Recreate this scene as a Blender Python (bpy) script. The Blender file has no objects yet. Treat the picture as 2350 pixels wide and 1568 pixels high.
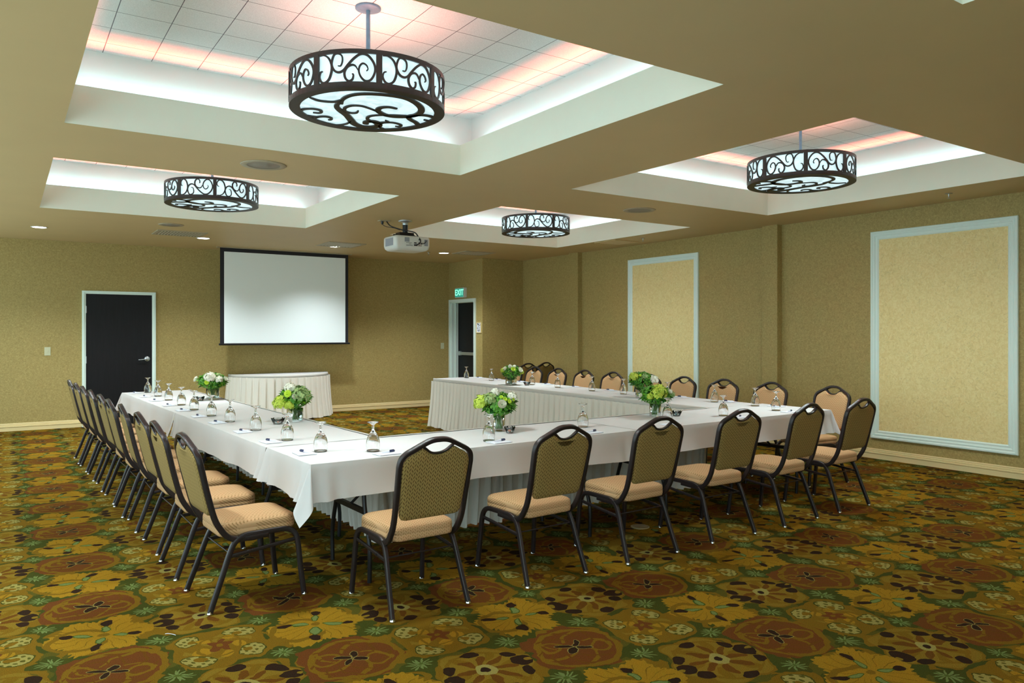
import bpy, math, random
from mathutils import Vector, Matrix
PI = math.pi
SC = bpy.context.scene
COL = SC.collection
rnd = random.Random(7)

# ------------------------------------------------------------------ camera
cam_d = bpy.data.cameras.new('camera')
cam = bpy.data.objects.new('camera', cam_d); COL.objects.link(cam)
YAW = math.radians(33.8489)
cam.location = (0, 0, 1.5)
cam.rotation_euler = (PI/2, 0, -YAW)
cam_d.sensor_fit = 'HORIZONTAL'; cam_d.sensor_width = 36
cam_d.lens = 1734.98/2350*36
cam_d.shift_x = 0.0
cam_d.shift_y = -(784-762.57)/2350
cam_d.clip_start = 0.05; cam_d.clip_end = 100
SC.camera = cam

# ------------------------------------------------------------------ world, view
SC.view_settings.view_transform = 'Standard'
try: SC.view_settings.look = 'None'
except Exception: pass
SC.view_settings.gamma = 1
SC.view_settings.use_curve_mapping = False
SC.view_settings.exposure = 0.20
SC.cycles.max_bounces = 8
SC.cycles.use_adaptive_sampling = True
SC.cycles.adaptive_threshold = 0.02
SC.cycles.diffuse_bounces = 5
SC.cycles.glossy_bounces = 4
SC.cycles.transmission_bounces = 8
SC.cycles.transparent_max_bounces = 12
SC.cycles.caustics_reflective = False
SC.cycles.caustics_refractive = False
SC.cycles.sample_clamp_indirect = 4
w = bpy.data.worlds.new('world'); SC.world = w; w.use_nodes = True
w.node_tree.nodes['Background'].inputs[0].default_value = (0.74, 1.0, 1.06, 1)
w.node_tree.nodes['Background'].inputs[1].default_value = 2.6  # added ambient fill, enters through the open sides of the room

def srgb(r, g, b):
    f = lambda c: (c/255/12.92) if c/255 <= .04045 else ((c/255+.055)/1.055)**2.4
    return (f(r), f(g), f(b))

H = 2.926        # flat ceiling
LIP = 3.20       # top of tray drop
TZ = 3.545       # tiled tray ceiling
YB = 13.73       # back wall
XR = 8.588       # right wall
REC = 0.29       # cove recess
TRAYS = [(0.335, 2.934, 3.436, 5.969), (4.68, 2.90, 7.73, 5.925),
         (0.328, 7.209, 3.422, 10.188), (4.672, 7.18, 7.74, 10.175),
         (0.335, -1.40, 3.46, 1.64), (4.68, -1.40, 7.73, 1.64)]

def area(name, loc, rot, sx, sy, power, color, spread=None):
    l = bpy.data.lights.new(name, 'AREA'); l.shape = 'RECTANGLE'; l.size = sx; l.size_y = sy
    l.energy = power; l.color = color
    if spread: l.spread = spread
    o = bpy.data.objects.new(name, l); COL.objects.link(o); o.location = loc; o.rotation_euler = rot
    return o

COVE_W = 11.5; COVE_R = 8.5
for (x0, y0, x1, y1) in TRAYS:
    cx, cy = (x0+x1)/2, (y0+y1)/2
    # (direction index, position, length); lights lie in the trough behind the lip, out of sight
    for dx, dy in ((0, 1), (0, -1), (1, 0), (-1, 0)):
        L = (x1-x0) if dx == 0 else (y1-y0)
        off = 0.10
        px = cx + dx*((x1-x0)/2+off); py = cy + dy*((y1-y0)/2+off)
        az = math.atan2(dy, dx)
        # aims outward and up, grazing the cove wall
        d = Vector((dx*0.98, dy*0.98, 0.17)).normalized()
        q = d.to_track_quat('-Z', 'Y')
        o = area('cove_light', (px, py, LIP-0.07), q.to_euler(), 1, 1, COVE_W, (0.50, 0.95, 1.0), math.radians(112))
        o.rotation_mode = 'QUATERNION'
        Xa = Vector((-dy, dx, 0)); Za = -d; Ya = Za.cross(Xa)
        o.rotation_quaternion = Matrix((Xa, Ya, Za)).transposed().to_quaternion()
        o.data.size = L; o.data.size_y = 0.04
        px2 = cx + dx*((x1-x0)/2+0.24); py2 = cy + dy*((y1-y0)/2+0.24)
        d2 = Vector((-dx*0.42, -dy*0.42, 1)).normalized()
        Za = -d2; Ya = Za.cross(Xa)
        r = area('cove_glow', (px2, py2, LIP-0.07), (0, 0, 0), L, 0.03, COVE_R, (1.0, 0.12, 0.05), math.radians(50))
        r.rotation_mode = 'QUATERNION'
        r.rotation_quaternion = Matrix((Xa, Ya, Za)).transposed().to_quaternion()

# ------------------------------------------------------------------ mesh helpers
class MB:
    def __init__(s): s.v = []; s.f = []; s.sm = []
    def add(s, vs, fs, smooth=True, M=None):
        n = len(s.v)
        if M is not None: vs = [M @ Vector(p) for p in vs]
        s.v += [tuple(p) for p in vs]
        s.f += [tuple(i+n for i in f) for f in fs]
        s.sm += [smooth]*len(fs)
        return s
    def box(s, x0, y0, z0, x1, y1, z1, M=None):
        v = [(x0,y0,z0),(x1,y0,z0),(x1,y1,z0),(x0,y1,z0),(x0,y0,z1),(x1,y0,z1),(x1,y1,z1),(x0,y1,z1)]
        return s.add(v, [(0,3,2,1),(4,5,6,7),(0,1,5,4),(1,2,6,5),(2,3,7,6),(3,0,4,7)], False, M)
    def grid(s, rows, closed=False, smooth=True, M=None, flip=False):
        n = len(rows[0]); vs = [p for r in rows for p in r]; fs = []
        for i in range(len(rows)-1):
            for j in range(n if closed else n-1):
                a = i*n+j; b = i*n+(j+1) % n
                fs.append((a, b, b+n, a+n) if not flip else (a, a+n, b+n, b))
        return s.add(vs, fs, smooth, M)
    def lathe(s, prof, seg=20, M=None, cap=True, smooth=True):
        rows = [[(r*math.cos(2*PI*k/seg), r*math.sin(2*PI*k/seg), z) for k in range(seg)] for r, z in prof]
        s.grid(rows, True, smooth, M)
        if cap:
            for row, rev in ((rows[0], True), (rows[-1], False)):
                s.add(row, [tuple(range(seg))[::-1] if rev else tuple(range(seg))], False, M)
        return s
    def sweep(s, path, sec, ref=None, scale=None, cap=True, smooth=True, M=None):
        """sweep the closed 2D section along the path by parallel transport"""
        P = [Vector(p) for p in path]; n = len(P); rows = []
        T = [(P[min(i+1, n-1)]-P[max(i-1, 0)]).normalized() for i in range(n)]
        N = Vector(ref) if ref else (Vector((0, 0, 1)) if abs(T[0].z) < .9 else Vector((1, 0, 0)))
        N = (N - T[0]*N.dot(T[0])).normalized()
        for i in range(n):
            if i:
                q = T[i-1].rotation_difference(T[i]); N = q @ N
                N = (N - T[i]*N.dot(T[i])).normalized()
            B = T[i].cross(N); k = scale[i] if scale else 1
            rows.append([P[i]+N*(a*k)+B*(b*k) for a, b in sec])
        s.grid(rows, True, smooth, M)
        if cap:
            m = len(sec)
            s.add(rows[0], [tuple(range(m))[::-1]], False, M); s.add(rows[-1], [tuple(range(m))], False, M)
        return s
    def build(s, name, mat, parent=None, loc=None, bevel=0):
        me = bpy.data.meshes.new(name); me.from_pydata(s.v, [], s.f)
        me.polygons.foreach_set('use_smooth', s.sm); me.materials.append(mat); me.update()
        o = bpy.data.objects.new(name, me); COL.objects.link(o)
        if parent: o.parent = parent
        if loc: o.location = loc
        if bevel:
            b = o.modifiers.new('bevel', 'BEVEL'); b.width = bevel; b.segments = 2; b.limit_method = 'ANGLE'
        return o

def circ(r, n=10): return [(r*math.cos(2*PI*k/n), r*math.sin(2*PI*k/n)) for k in range(n)]
def rrect(a, b, r, n=3):
    out = []
    for cx, cy, s in ((a-r, b-r, 0), (-a+r, b-r, 1), (-a+r, -b+r, 2), (a-r, -b+r, 3)):
        for k in range(n+1):
            t = (s + k/n)*PI/2; out.append((cx+r*math.cos(t), cy+r*math.sin(t)))
    return out
def smooth_path(pts, k=6):
    P = [Vector(p) for p in pts]; P = [2*P[0]-P[1]] + P + [2*P[-1]-P[-2]]; out = []
    for i in range(1, len(P)-2):
        for j in range(k):
            t = j/k; a, b, c, d = P[i-1], P[i], P[i+1], P[i+2]
            out.append(.5*((2*b)+(c-a)*t+(2*a-5*b+4*c-d)*t*t+(3*b-a-3*c+d)*t**3))
    out.append(P[-2]); return out
def empty(name, loc=(0,0,0), rz=0):
    o = bpy.data.objects.new(name, None); o.empty_display_size = .1
    COL.objects.link(o); o.location = loc; o.rotation_euler = (0, 0, rz); return o
def tag(o, label, cat, group=None, kind=None):
    o['label'] = label; o['category'] = cat
    if group: o['group'] = group
    if kind: o['kind'] = kind
    return o
def struct(o, label=None):
    o['kind'] = 'structure'
    if label: o['label'] = label
    return o
def copy_tree(o, parent=None):
    c = o.copy(); COL.objects.link(c)
    if parent: c.parent = parent
    for ch in list(KIDS[o.name]): copy_tree(ch, c)
    return c
KIDS = {}
def index_kids():
    KIDS.clear()
    for o in bpy.data.objects: KIDS.setdefault(o.name, [])
    for o in bpy.data.objects:
        if o.parent: KIDS[o.parent.name].append(o)

# ------------------------------------------------------------------ node helpers
class E:
    """tiny expression compiler to Math nodes"""
    nt = None
    def __init__(s, v): s.v = v
    @staticmethod
    def op(o, *a, clamp=False):
        n = E.nt.nodes.new('ShaderNodeMath'); n.operation = o; n.use_clamp = clamp
        for i, x in enumerate(a):
            x = x.v if isinstance(x, E) else x
            if isinstance(x, (int, float)): n.inputs[i].default_value = x
            else: E.nt.links.new(x, n.inputs[i])
        return E(n.outputs[0])
    def __add__(s, o): return E.op('ADD', s, o)
    __radd__ = __add__
    def __sub__(s, o): return E.op('SUBTRACT', s, o)
    def __rsub__(s, o): return E.op('SUBTRACT', o, s)
    def __mul__(s, o): return E.op('MULTIPLY', s, o)
    __rmul__ = __mul__
    def __truediv__(s, o): return E.op('DIVIDE', s, o)
    def __lt__(s, o): return E.op('LESS_THAN', s, o)
    def __gt__(s, o): return E.op('GREATER_THAN', s, o)
def eabs(a): return E.op('ABSOLUTE', a)
def ecos(a): return E.op('COSINE', a)
def esin(a): return E.op('SINE', a)
def eround(a): return E.op('ROUND', a)
def efloor(a): return E.op('FLOOR', a)
def emod2(a): return a - efloor(a*0.5)*2
def esqrt(a): return E.op('SQRT', a)
def eatan2(a, b): return E.op('ARCTAN2', a, b)
def emax(a, b): return E.op('MAXIMUM', a, b)
def emin(a, b): return E.op('MINIMUM', a, b)

def newmat(name):
    m = bpy.data.materials.new(name); m.use_nodes = True
    nt = m.node_tree; return m, nt, nt.nodes['Principled BSDF']
def pmat(name, col, rough=.6, metal=0, noise=0, nscale=8, bump=0, bscale=60, spec=None, stretch=None):
    m, nt, b = newmat(name)
    b.inputs['Base Color'].default_value = (*col, 1); b.inputs['Roughness'].default_value = rough
    b.inputs['Metallic'].default_value = metal
    if spec is not None: b.inputs['Specular IOR Level'].default_value = spec
    if noise or bump:
        tc = nt.nodes.new('ShaderNodeTexCoord'); mp = nt.nodes.new('ShaderNodeMapping')
        nt.links.new(tc.outputs['Object'], mp.inputs[0])
        if stretch: mp.inputs['Scale'].default_value = stretch
    if noise:
        n = nt.nodes.new('ShaderNodeTexNoise'); n.inputs['Scale'].default_value = nscale; n.inputs['Detail'].default_value = 6
        nt.links.new(mp.outputs[0], n.inputs[0])
        mx = nt.nodes.new('ShaderNodeMix'); mx.data_type = 'RGBA'
        mx.inputs[6].default_value = (*[c*(1-noise) for c in col], 1); mx.inputs[7].default_value = (*[min(1, c*(1+noise)) for c in col], 1)
        nt.links.new(n.outputs[0], mx.inputs[0]); nt.links.new(mx.outputs[2], b.inputs['Base Color'])
    if bump:
        n = nt.nodes.new('ShaderNodeTexNoise'); n.inputs['Scale'].default_value = bscale; n.inputs['Detail'].default_value = 4
        nt.links.new(mp.outputs[0], n.inputs[0])
        bp = nt.nodes.new('ShaderNodeBump'); bp.inputs['Strength'].default_value = bump; bp.inputs['Distance'].default_value = .01
        nt.links.new(n.outputs[0], bp.inputs['Height']); nt.links.new(bp.outputs[0], b.inputs['Normal'])
    return m
def emit(name, col, strength, noise=0):
    m, nt, b = newmat(name)
    b.inputs['Base Color'].default_value = (*[c*.5 for c in col], 1)
    b.inputs['Emission Color'].default_value = (*col, 1); b.inputs['Emission Strength'].default_value = strength
    if noise:
        tc = nt.nodes.new('ShaderNodeTexCoord')
        n = nt.nodes.new('ShaderNodeTexNoise'); n.inputs['Scale'].default_value = 9; n.inputs['Detail'].default_value = 6; n.inputs['Distortion'].default_value = 1.5
        nt.links.new(tc.outputs['Object'], n.inputs[0])
        r = nt.nodes.new('ShaderNodeMapRange'); r.inputs[1].default_value = .35; r.inputs[2].default_value = .7
        r.inputs[3].default_value = strength*(1-noise); r.inputs[4].default_value = strength*(1+noise*.3)
        nt.links.new(n.outputs[0], r.inputs[0]); nt.links.new(r.outputs[0], b.inputs['Emission Strength'])
    return m

def carpet_material():
    m, nt, b = newmat('carpet'); E.nt = nt
    tc = nt.nodes.new('ShaderNodeTexCoord')
    def warp(scale, amt, src):
        n = nt.nodes.new('ShaderNodeTexNoise'); n.inputs['Scale'].default_value = scale; n.inputs['Detail'].default_value = 2
        nt.links.new(src, n.inputs[0])
        s = nt.nodes.new('ShaderNodeVectorMath'); s.operation = 'SUBTRACT'; s.inputs[1].default_value = (.5, .5, .5)
        nt.links.new(n.outputs['Color'], s.inputs[0])
        k = nt.nodes.new('ShaderNodeVectorMath'); k.operation = 'SCALE'; k.inputs['Scale'].default_value = amt
        nt.links.new(s.outputs[0], k.inputs[0])
        a = nt.nodes.new('ShaderNodeVectorMath'); a.operation = 'ADD'
        nt.links.new(src, a.inputs[0]); nt.links.new(k.outputs[0], a.inputs[1]); return a.outputs[0]
    p = warp(3.0, .11, tc.outputs['Object']); p = warp(8, .055, p); p = warp(19, .022, p); p = warp(60, .006, p)
    sx = nt.nodes.new('ShaderNodeSeparateXYZ'); nt.links.new(p, sx.inputs[0])
    X = (E(sx.outputs[0]) - 2.71)/0.4635; Y = (E(sx.outputs[1]) - 3.30)/0.4700
    i = eround(X); u = X - i
    j = eround(Y); v = Y - j
    par = emod2(i)                                   # 0: medallion column, 1: rust/gold column
    kind = emod2(j + efloor(i*0.5))                  # 0: medallion or rust, 1: cream or gold
    r = esqrt(u*u+v*v); th = eatan2(v, u)
    def mixc(base, c, mask):
        mx = nt.nodes.new('ShaderNodeMix'); mx.data_type = 'RGBA'
        if isinstance(base, tuple): mx.inputs[6].default_value = (*base, 1)
        else: nt.links.new(base, mx.inputs[6])
        if isinstance(c, tuple): mx.inputs[7].default_value = (*c, 1)
        else: nt.links.new(c, mx.inputs[7])
        mk = mask.v if isinstance(mask, E) else mask
        nt.links.new(mk, mx.inputs[0]); return mx.outputs[2]
    def fold(n, rot=0):
        f = (th + rot)*(n/(2*PI)); return (f - eround(f))*(2*PI/n)
    def ell(n, r0, a, b_, rot=0, grow=0):
        ph = fold(n, rot); e1 = (r*ecos(ph) - r0)/(a+grow); e2 = (r*esin(ph))/(b_+grow)
        return (e1*e1+e2*e2) < 1
    def pellipse(cu, cv, a, b_, ang=0, grow=0):
        du, dv = u-cu, v-cv; c, s_ = math.cos(ang), math.sin(ang)
        e1 = (du*c+dv*s_)/(a+grow); e2 = (dv*c-du*s_)/(b_+grow); return (e1*e1+e2*e2) < 1
    def arc(cu, cv, rad, wd):
        du, dv = u-cu, v-cv; return eabs(esqrt(du*du+dv*dv)-rad) < wd
    GREEN = (.088, .100, .016); OCH = (.300, .165, .014); GOLD = (.52, .285, .020); RUST = (.225, .075, .018)
    DARK = (.050, .026, .014); MINT = (.25, .33, .095); CREAM = (.50, .42, .11); TAN = (.36, .225, .024); BRN = (.215, .085, .012)
    us = eabs(u) - 0.5; vs = eabs(v) - 0.5; rs = esqrt(us*us+vs*vs); ts = eatan2(vs, us)
    base = mixc(GREEN, MINT, rs < (0.070 + 0.065*ecos(ts*11)))
    base = mixc(base, (.14, .20, .03), rs < .026)
    # ochre and olive leaves filling the ground between the motifs
    base = mixc(base, (.150, .130, .018), (esin(X*7.1+Y*3.3) * esin(Y*8.3-X*2.9)) > .34)
    base = mixc(base, OCH, (esin(X*5.3-Y*4.1+1) * esin(Y*6.7+X*3.7)) > .36)
    base = mixc(base, MINT, rs < (0.070 + 0.065*ecos(ts*11)))
    base = mixc(base, OCH, eabs(v - 0.40*esin(u*4.4+0.9)) < 0.040)
    base = mixc(base, OCH, eabs(u - 0.44*esin(v*4.9+0.3)) < 0.034)
    # medallion
    c = mixc(base, OCH, r < (0.505 + 0.045*ecos(th*6)))
    c = mixc(c, TAN, r < (0.475 + 0.045*ecos(th*6)))
    c = mixc(c, OCH, arc(.0, .0, .40, .020))
    c = mixc(c, OCH, ell(6, .30, .13, .052))
    c = mixc(c, DARK, ell(6, .385, .070, .085, PI/6))
    c = mixc(c, DARK, ell(2, .40, .105, .110))
    c = mixc(c, TAN, ell(2, .47, .045, .030))
    c = mixc(c, BRN, ell(8, .20, .115, .040, .2))
    c = mixc(c, CREAM, r < .105)
    med = mixc(c, DARK, r < .045)
    # rust rose
    c = mixc(base, RUST, r < (0.515 + 0.045*ecos(th*5+.5) + 0.014*esin(th*19)))
    c = mixc(c, OCH, arc(.03, -.02, .44, .030))
    c = mixc(c, OCH, (eabs(esin(th*2.5 + r*10)) < 0.24) * (r > .17) * (r < .42))
    c = mixc(c, BRN, (eabs(esin(th*4 - r*17+1)) < 0.26) * (r > .20) * (r < .42))
    c = mixc(c, OCH, arc(-.22, .10, .13, .018)); c = mixc(c, OCH, arc(.25, -.12, .11, .018))
    c = mixc(c, CREAM, ell(4, .098, .082, .036, .6, .007))
    rust = mixc(c, DARK, ell(4, .098, .082, .036, .6))
    # gold leaves
    c = mixc(base, GOLD, r < (0.48 + 0.060*ecos(th*6+.4) + 0.020*esin(th*41)))
    c = mixc(c, OCH, (eabs(esin(th*9+.6*esin(r*16))) < 0.13) * (r > .13) * (r < .42))
    c = mixc(c, OCH, arc(-.20, -.05, .27, .030)*(u < .02))
    c = mixc(c, DARK, ell(4, .335, .078, .050, .3))
    c = mixc(c, (.10, .15, .02), ell(4, .175, .085, .036, .3, .010))
    c = mixc(c, MINT, ell(4, .175, .080, .032, .3))
    gold = mixc(c, OCH, r < .05)
    # cream checks
    lob = 0.49 + 0.05*ecos(th*4+PI)
    c = mixc(base, OCH, r < lob)
    c = mixc(c, TAN, (eabs(esin(th*3+r*9)) < .35) * (r < .34))
    chk = ell(4, .36, .125, .150, PI/4)
    c = mixc(c, GREEN, ell(4, .36, .125, .150, PI/4, .012))
    c = mixc(c, CREAM, chk)
    c = mixc(c, (.16, .14, .02), chk*((esin(u*58)*esin(v*58+u*9)) > .38))
    c = mixc(c, OCH, ell(4, .31, .055, .050, PI/4))
    c = mixc(c, GOLD, ell(5, .19, .075, .060, .3))
    c = mixc(c, OCH, arc(.0, .0, .20, .014))
    c = mixc(c, RUST, r < (0.10 + .03*ecos(th*5)))
    cream = mixc(c, OCH, r < .03)
    A = mixc(med, cream, kind); B = mixc(rust, gold, kind)
    allm = mixc(A, B, par)
    allm = mixc(allm, GREEN, rs < (.165 + .035*ecos(ts*4)))
    allm = mixc(allm, MINT, rs < (0.070 + 0.060*ecos(ts*11)))
    allm = mixc(allm, (.13, .18, .03), rs < .024)
    # wool speckle
    n = nt.nodes.new('ShaderNodeTexNoise'); n.inputs['Scale'].default_value = 240; n.inputs['Detail'].default_value = 3
    nt.links.new(tc.outputs['Object'], n.inputs[0])
    rr = nt.nodes.new('ShaderNodeMapRange'); rr.inputs[1].default_value = .25; rr.inputs[2].default_value = .75
    rr.inputs[3].default_value = .28; rr.inputs[4].default_value = .62
    nt.links.new(n.outputs[0], rr.inputs[0])
    sc = nt.nodes.new('ShaderNodeVectorMath'); sc.operation = 'SCALE'
    nt.links.new(allm, sc.inputs[0]); nt.links.new(rr.outputs[0], sc.inputs['Scale'])
    nt.links.new(sc.outputs[0], b.inputs['Base Color'])
    b.inputs['Roughness'].default_value = 1; b.inputs['Specular IOR Level'].default_value = .03
    bp = nt.nodes.new('ShaderNodeBump'); bp.inputs['Strength'].default_value = .35; bp.inputs['Distance'].default_value = .004
    nt.links.new(n.outputs[0], bp.inputs['Height']); nt.links.new(bp.outputs[0], b.inputs['Normal'])
    return m

def wallpaper(name, col, col2, scale=55, worm=0.0):
    m, nt, b = newmat(name)
    tc = nt.nodes.new('ShaderNodeTexCoord')
    n = nt.nodes.new('ShaderNodeTexNoise'); n.inputs['Scale'].default_value = scale; n.inputs['Detail'].default_value = 5; n.inputs['Distortion'].default_value = 1.2
    nt.links.new(tc.outputs['Object'], n.inputs[0])
    n2 = nt.nodes.new('ShaderNodeTexNoise'); n2.inputs['Scale'].default_value = 1.3; n2.inputs['Detail'].default_value = 3
    nt.links.new(tc.outputs['Object'], n2.inputs[0])
    r = nt.nodes.new('ShaderNodeMapRange'); r.inputs[1].default_value = .36; r.inputs[2].default_value = .66
    nt.links.new(n.outputs[0], r.inputs[0])
    mx = nt.nodes.new('ShaderNodeMix'); mx.data_type = 'RGBA'
    mx.inputs[6].default_value = (*col, 1); mx.inputs[7].default_value = (*col2, 1)
    nt.links.new(r.outputs[0], mx.inputs[0]); out = mx.outputs[2]
    if worm:
        n3 = nt.nodes.new('ShaderNodeTexNoise'); n3.inputs['Scale'].default_value = 7; n3.inputs['Detail'].default_value = 2; n3.inputs['Distortion'].default_value = 2.5
        nt.links.new(tc.outputs['Object'], n3.inputs[0]); E.nt = nt
        line = eabs(E(n3.outputs[0]) - .5) < .012
        mw = nt.nodes.new('ShaderNodeMix'); mw.data_type = 'RGBA'
        nt.links.new((line*worm).v, mw.inputs[0]); nt.links.new(out, mw.inputs[6]); mw.inputs[7].default_value = (*[c*.7 for c in col], 1)
        out = mw.outputs[2]
    nt.links.new(out, b.inputs['Base Color'])
    b.inputs['Roughness'].default_value = .55; b.inputs['Specular IOR Level'].default_value = .3
    return m

def fabric(name, base, dash, k=1.0):
    """woven chair cloth with short slanted dashes"""
    m, nt, b = newmat(name); E.nt = nt
    tc = nt.nodes.new('ShaderNodeTexCoord'); sx = nt.nodes.new('ShaderNodeSeparateXYZ')
    nt.links.new(tc.outputs['Object'], sx.inputs[0])
    X, Y, Z = (E(o) for o in sx.outputs)
    u = X; v = Y*0.8 + Z
    col = efloor(u*72)                       # columns ~1 cm
    par = emod2(col)
    fu = u*72 - col
    s = (par*2-1)
    q = v*58 + s*fu*0.9 + par*.5
    fv = q - efloor(q)
    mask = (fv < .38) * (fu > .18) * (fu < .82)
    mx = nt.nodes.new('ShaderNodeMix'); mx.data_type = 'RGBA'
    mx.inputs[6].default_value = (*base, 1); mx.inputs[7].default_value = (*dash, 1)
    nt.links.new((mask*k).v, mx.inputs[0]); nt.links.new(mx.outputs[2], b.inputs['Base Color'])
    b.inputs['Roughness'].default_value = .85; b.inputs['Specular IOR Level'].default_value = .25
    return m

def tile_material():
    m, nt, b = newmat('tray_tile'); E.nt = nt
    tc = nt.nodes.new('ShaderNodeTexCoord'); sx = nt.nodes.new('ShaderNodeSeparateXYZ')
    nt.links.new(tc.outputs['Object'], sx.inputs[0])
    X = (E(sx.outputs[0])-0.593)/0.3262; Y = (E(sx.outputs[1]) - 5.725)/0.3115
    fx = eabs(X - eround(X)); fy = eabs(Y - eround(Y))
    line = (emin(fx, fy) < .008)
    n = nt.nodes.new('ShaderNodeTexNoise'); n.inputs['Scale'].default_value = 160; n.inputs['Detail'].default_value = 3
    nt.links.new(tc.outputs['Object'], n.inputs[0])
    r = nt.nodes.new('ShaderNodeMapRange'); r.inputs[1].default_value = .3; r.inputs[2].default_value = .7; r.inputs[3].default_value = .72; r.inputs[4].default_value = .92
    nt.links.new(n.outputs[0], r.inputs[0])
    cc = nt.nodes.new('ShaderNodeCombineColor')
    for k in range(3): nt.links.new(r.outputs[0], cc.inputs[k])
    mx = nt.nodes.new('ShaderNodeMix'); mx.data_type = 'RGBA'
    nt.links.new(cc.outputs[0], mx.inputs[6]); mx.inputs[7].default_value = (.12, .10, .12, 1)
    nt.links.new(line.v, mx.inputs[0]); nt.links.new(mx.outputs[2], b.inputs['Base Color'])
    b.inputs['Roughness'].default_value = .9
    return m

def glass(name, tint=(1, 1, 1), ior=1.45):
    m, nt, b = newmat(name)
    b.inputs['Base Color'].default_value = (*tint, 1); b.inputs['Roughness'].default_value = 0.0
    b.inputs['Transmission Weight'].default_value = 1.0; b.inputs['IOR'].default_value = ior
    return m

M_carpet = carpet_material()
M_wall = wallpaper('wallpaper', (.335, .250, .085), (.475, .365, .140))
M_panel = wallpaper('panel_paper', (.86, .67, .29), (.95, .79, .40), 30, .35)
M_ceil = pmat('ceiling_paint', (.63, .475, .245), .5, noise=.05, nscale=2, spec=.35)
M_tray = pmat('tray_paint', (.74, .80, .68), .6, noise=.04, nscale=3)
M_cove = pmat('cove_paint', (.80, .80, .78), .7)
M_tile = tile_material()
M_trim = pmat('white_trim', (.80, .94, .88), .45)
M_base = pmat('baseboard_paint', (.78, .62, .32), .5)
M_door = pmat('dark_door', (.008, .008, .010), .45, spec=.25, noise=.4, nscale=3, stretch=(14, 14, 1))
M_bronze = pmat('bronze', (.018, .014, .012), .42, metal=.2, noise=.3, nscale=30)
M_frame = pmat('chair_metal', (.022, .016, .017), .30, metal=.2, noise=.3, nscale=25, bump=.15, bscale=260)
M_black = pmat('black_metal', (.010, .010, .012), .35)
M_chrome = pmat('chrome', (.75, .76, .77), .22, metal=1)
M_satin = pmat('satin_nickel', (.55, .60, .62), .35, metal=.8)
M_galv = pmat('galvanised', (.16, .25, .34), .5, metal=.3, noise=.25, nscale=30)
M_seat = fabric('seat_fabric', (.57, .345, .175), (.32, .18, .07), .9)
M_back = fabric('back_fabric', (.30, .205, .065), (.10, .058, .014), 1.0)
M_cloth = pmat('table_linen', (.66, .65, .65), .85, noise=.03, nscale=5, bump=.12, bscale=900, spec=.15)
M_skirt = pmat('skirt_linen', (.80, .76, .68), .85, noise=.03, nscale=4, spec=.15)
M_band = pmat('skirt_band', (.60, .575, .53), .85, spec=.15)
M_wood = pmat('table_wood', (.20, .13, .08), .6)
M_glass = glass('clear_glass')
def thin_glass(name, tint):
    m, nt, b = newmat(name); out = nt.nodes['Material Output']
    t = nt.nodes.new('ShaderNodeBsdfTransparent'); t.inputs[0].default_value = (*tint, 1)
    g = nt.nodes.new('ShaderNodeBsdfGlossy'); g.inputs['Roughness'].default_value = .02
    f = nt.nodes.new('ShaderNodeFresnel'); f.inputs[0].default_value = 1.5
    mx = nt.nodes.new('ShaderNodeMixShader'); nt.links.new(f.outputs[0], mx.inputs[0]); nt.links.new(t.outputs[0], mx.inputs[1]); nt.links.new(g.outputs[0], mx.inputs[2])
    nt.links.new(mx.outputs[0], out.inputs[0]); return m
M_vase = thin_glass('vase_glass', (.93, .98, .97)); M_bowl = thin_glass('bowl_glass', (.94, .97, .97))
M_water = glass('water', (.95, 1, .98), 1.33)
M_paper = pmat('paper', (.80, .82, .90), .7)
M_ink = pmat('pen_blue', (.02, .028, .09), .35)
M_shade = emit('lamp_shade_glass', (.70, .92, .96), .92, .30)
M_lamp = emit('downlight_lens', (.85, .95, 1.0), 12)
M_white = pmat('white_plastic', (.72, .73, .68), .4)
M_grille = pmat('grille_grey', (.30, .32, .36), .6)
M_vent = pmat('vent_paint', (.42, .36, .25), .5)
M_dark = pmat('vent_dark', (.03, .027, .02), .8)
M_screen = pmat('screen_white', (.90, .98, 1.0), .8)
M_scrblack = pmat('screen_border', (.008, .009, .016), .5)
M_exit = emit('exit_green', (.30, 1.0, .72), 1.0)
M_switch = pmat('switch_plate', (.60, .60, .40), .4)
M_leafs = [pmat('leaf_bright', (.18, .48, .02), .5, noise=.35, nscale=40, spec=.5), pmat('leaf_dark', (.025, .13, .022), .45, noise=.4, nscale=40, spec=.5),
           pmat('leaf_mid', (.09, .30, .02), .5, noise=.4, nscale=40, spec=.5)]
M_stem = pmat('stem', (.22, .36, .10), .5)
M_hydg = pmat('hydrangea_green', (.48, .60, .06), .6, noise=.2, nscale=60)
M_hydw = pmat('petal_white', (.84, .82, .68), .6, noise=.08, nscale=60)
M_mum = pmat('petal_lime', (.46, .64, .03), .6, noise=.2, nscale=60)
M_bud = pmat('seed_green', (.28, .40, .14), .6, noise=.3, nscale=60)
M_candies = [pmat('candy_orange', (.85, .26, .10), .3), pmat('candy_pink', (.85, .42, .36), .3), pmat('candy_teal', (.12, .35, .42), .3)]
M_plate = pmat('floor_plate', (.34, .27, .13), .4, metal=.2)

# ------------------------------------------------------------------ room shell
fl = MB(); fl.add([(-2.0, -2.2, 0), (XR+.2, -2.2, 0), (XR+.2, YB+.2, 0), (-2.0, YB+.2, 0)], [(0, 1, 2, 3)], False)
fl.box(-2.0, -2.2, -.1, XR+.2, YB+.2, -.001)
struct(fl.build('floor', M_carpet), 'green, gold and rust floral patterned carpet')

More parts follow.
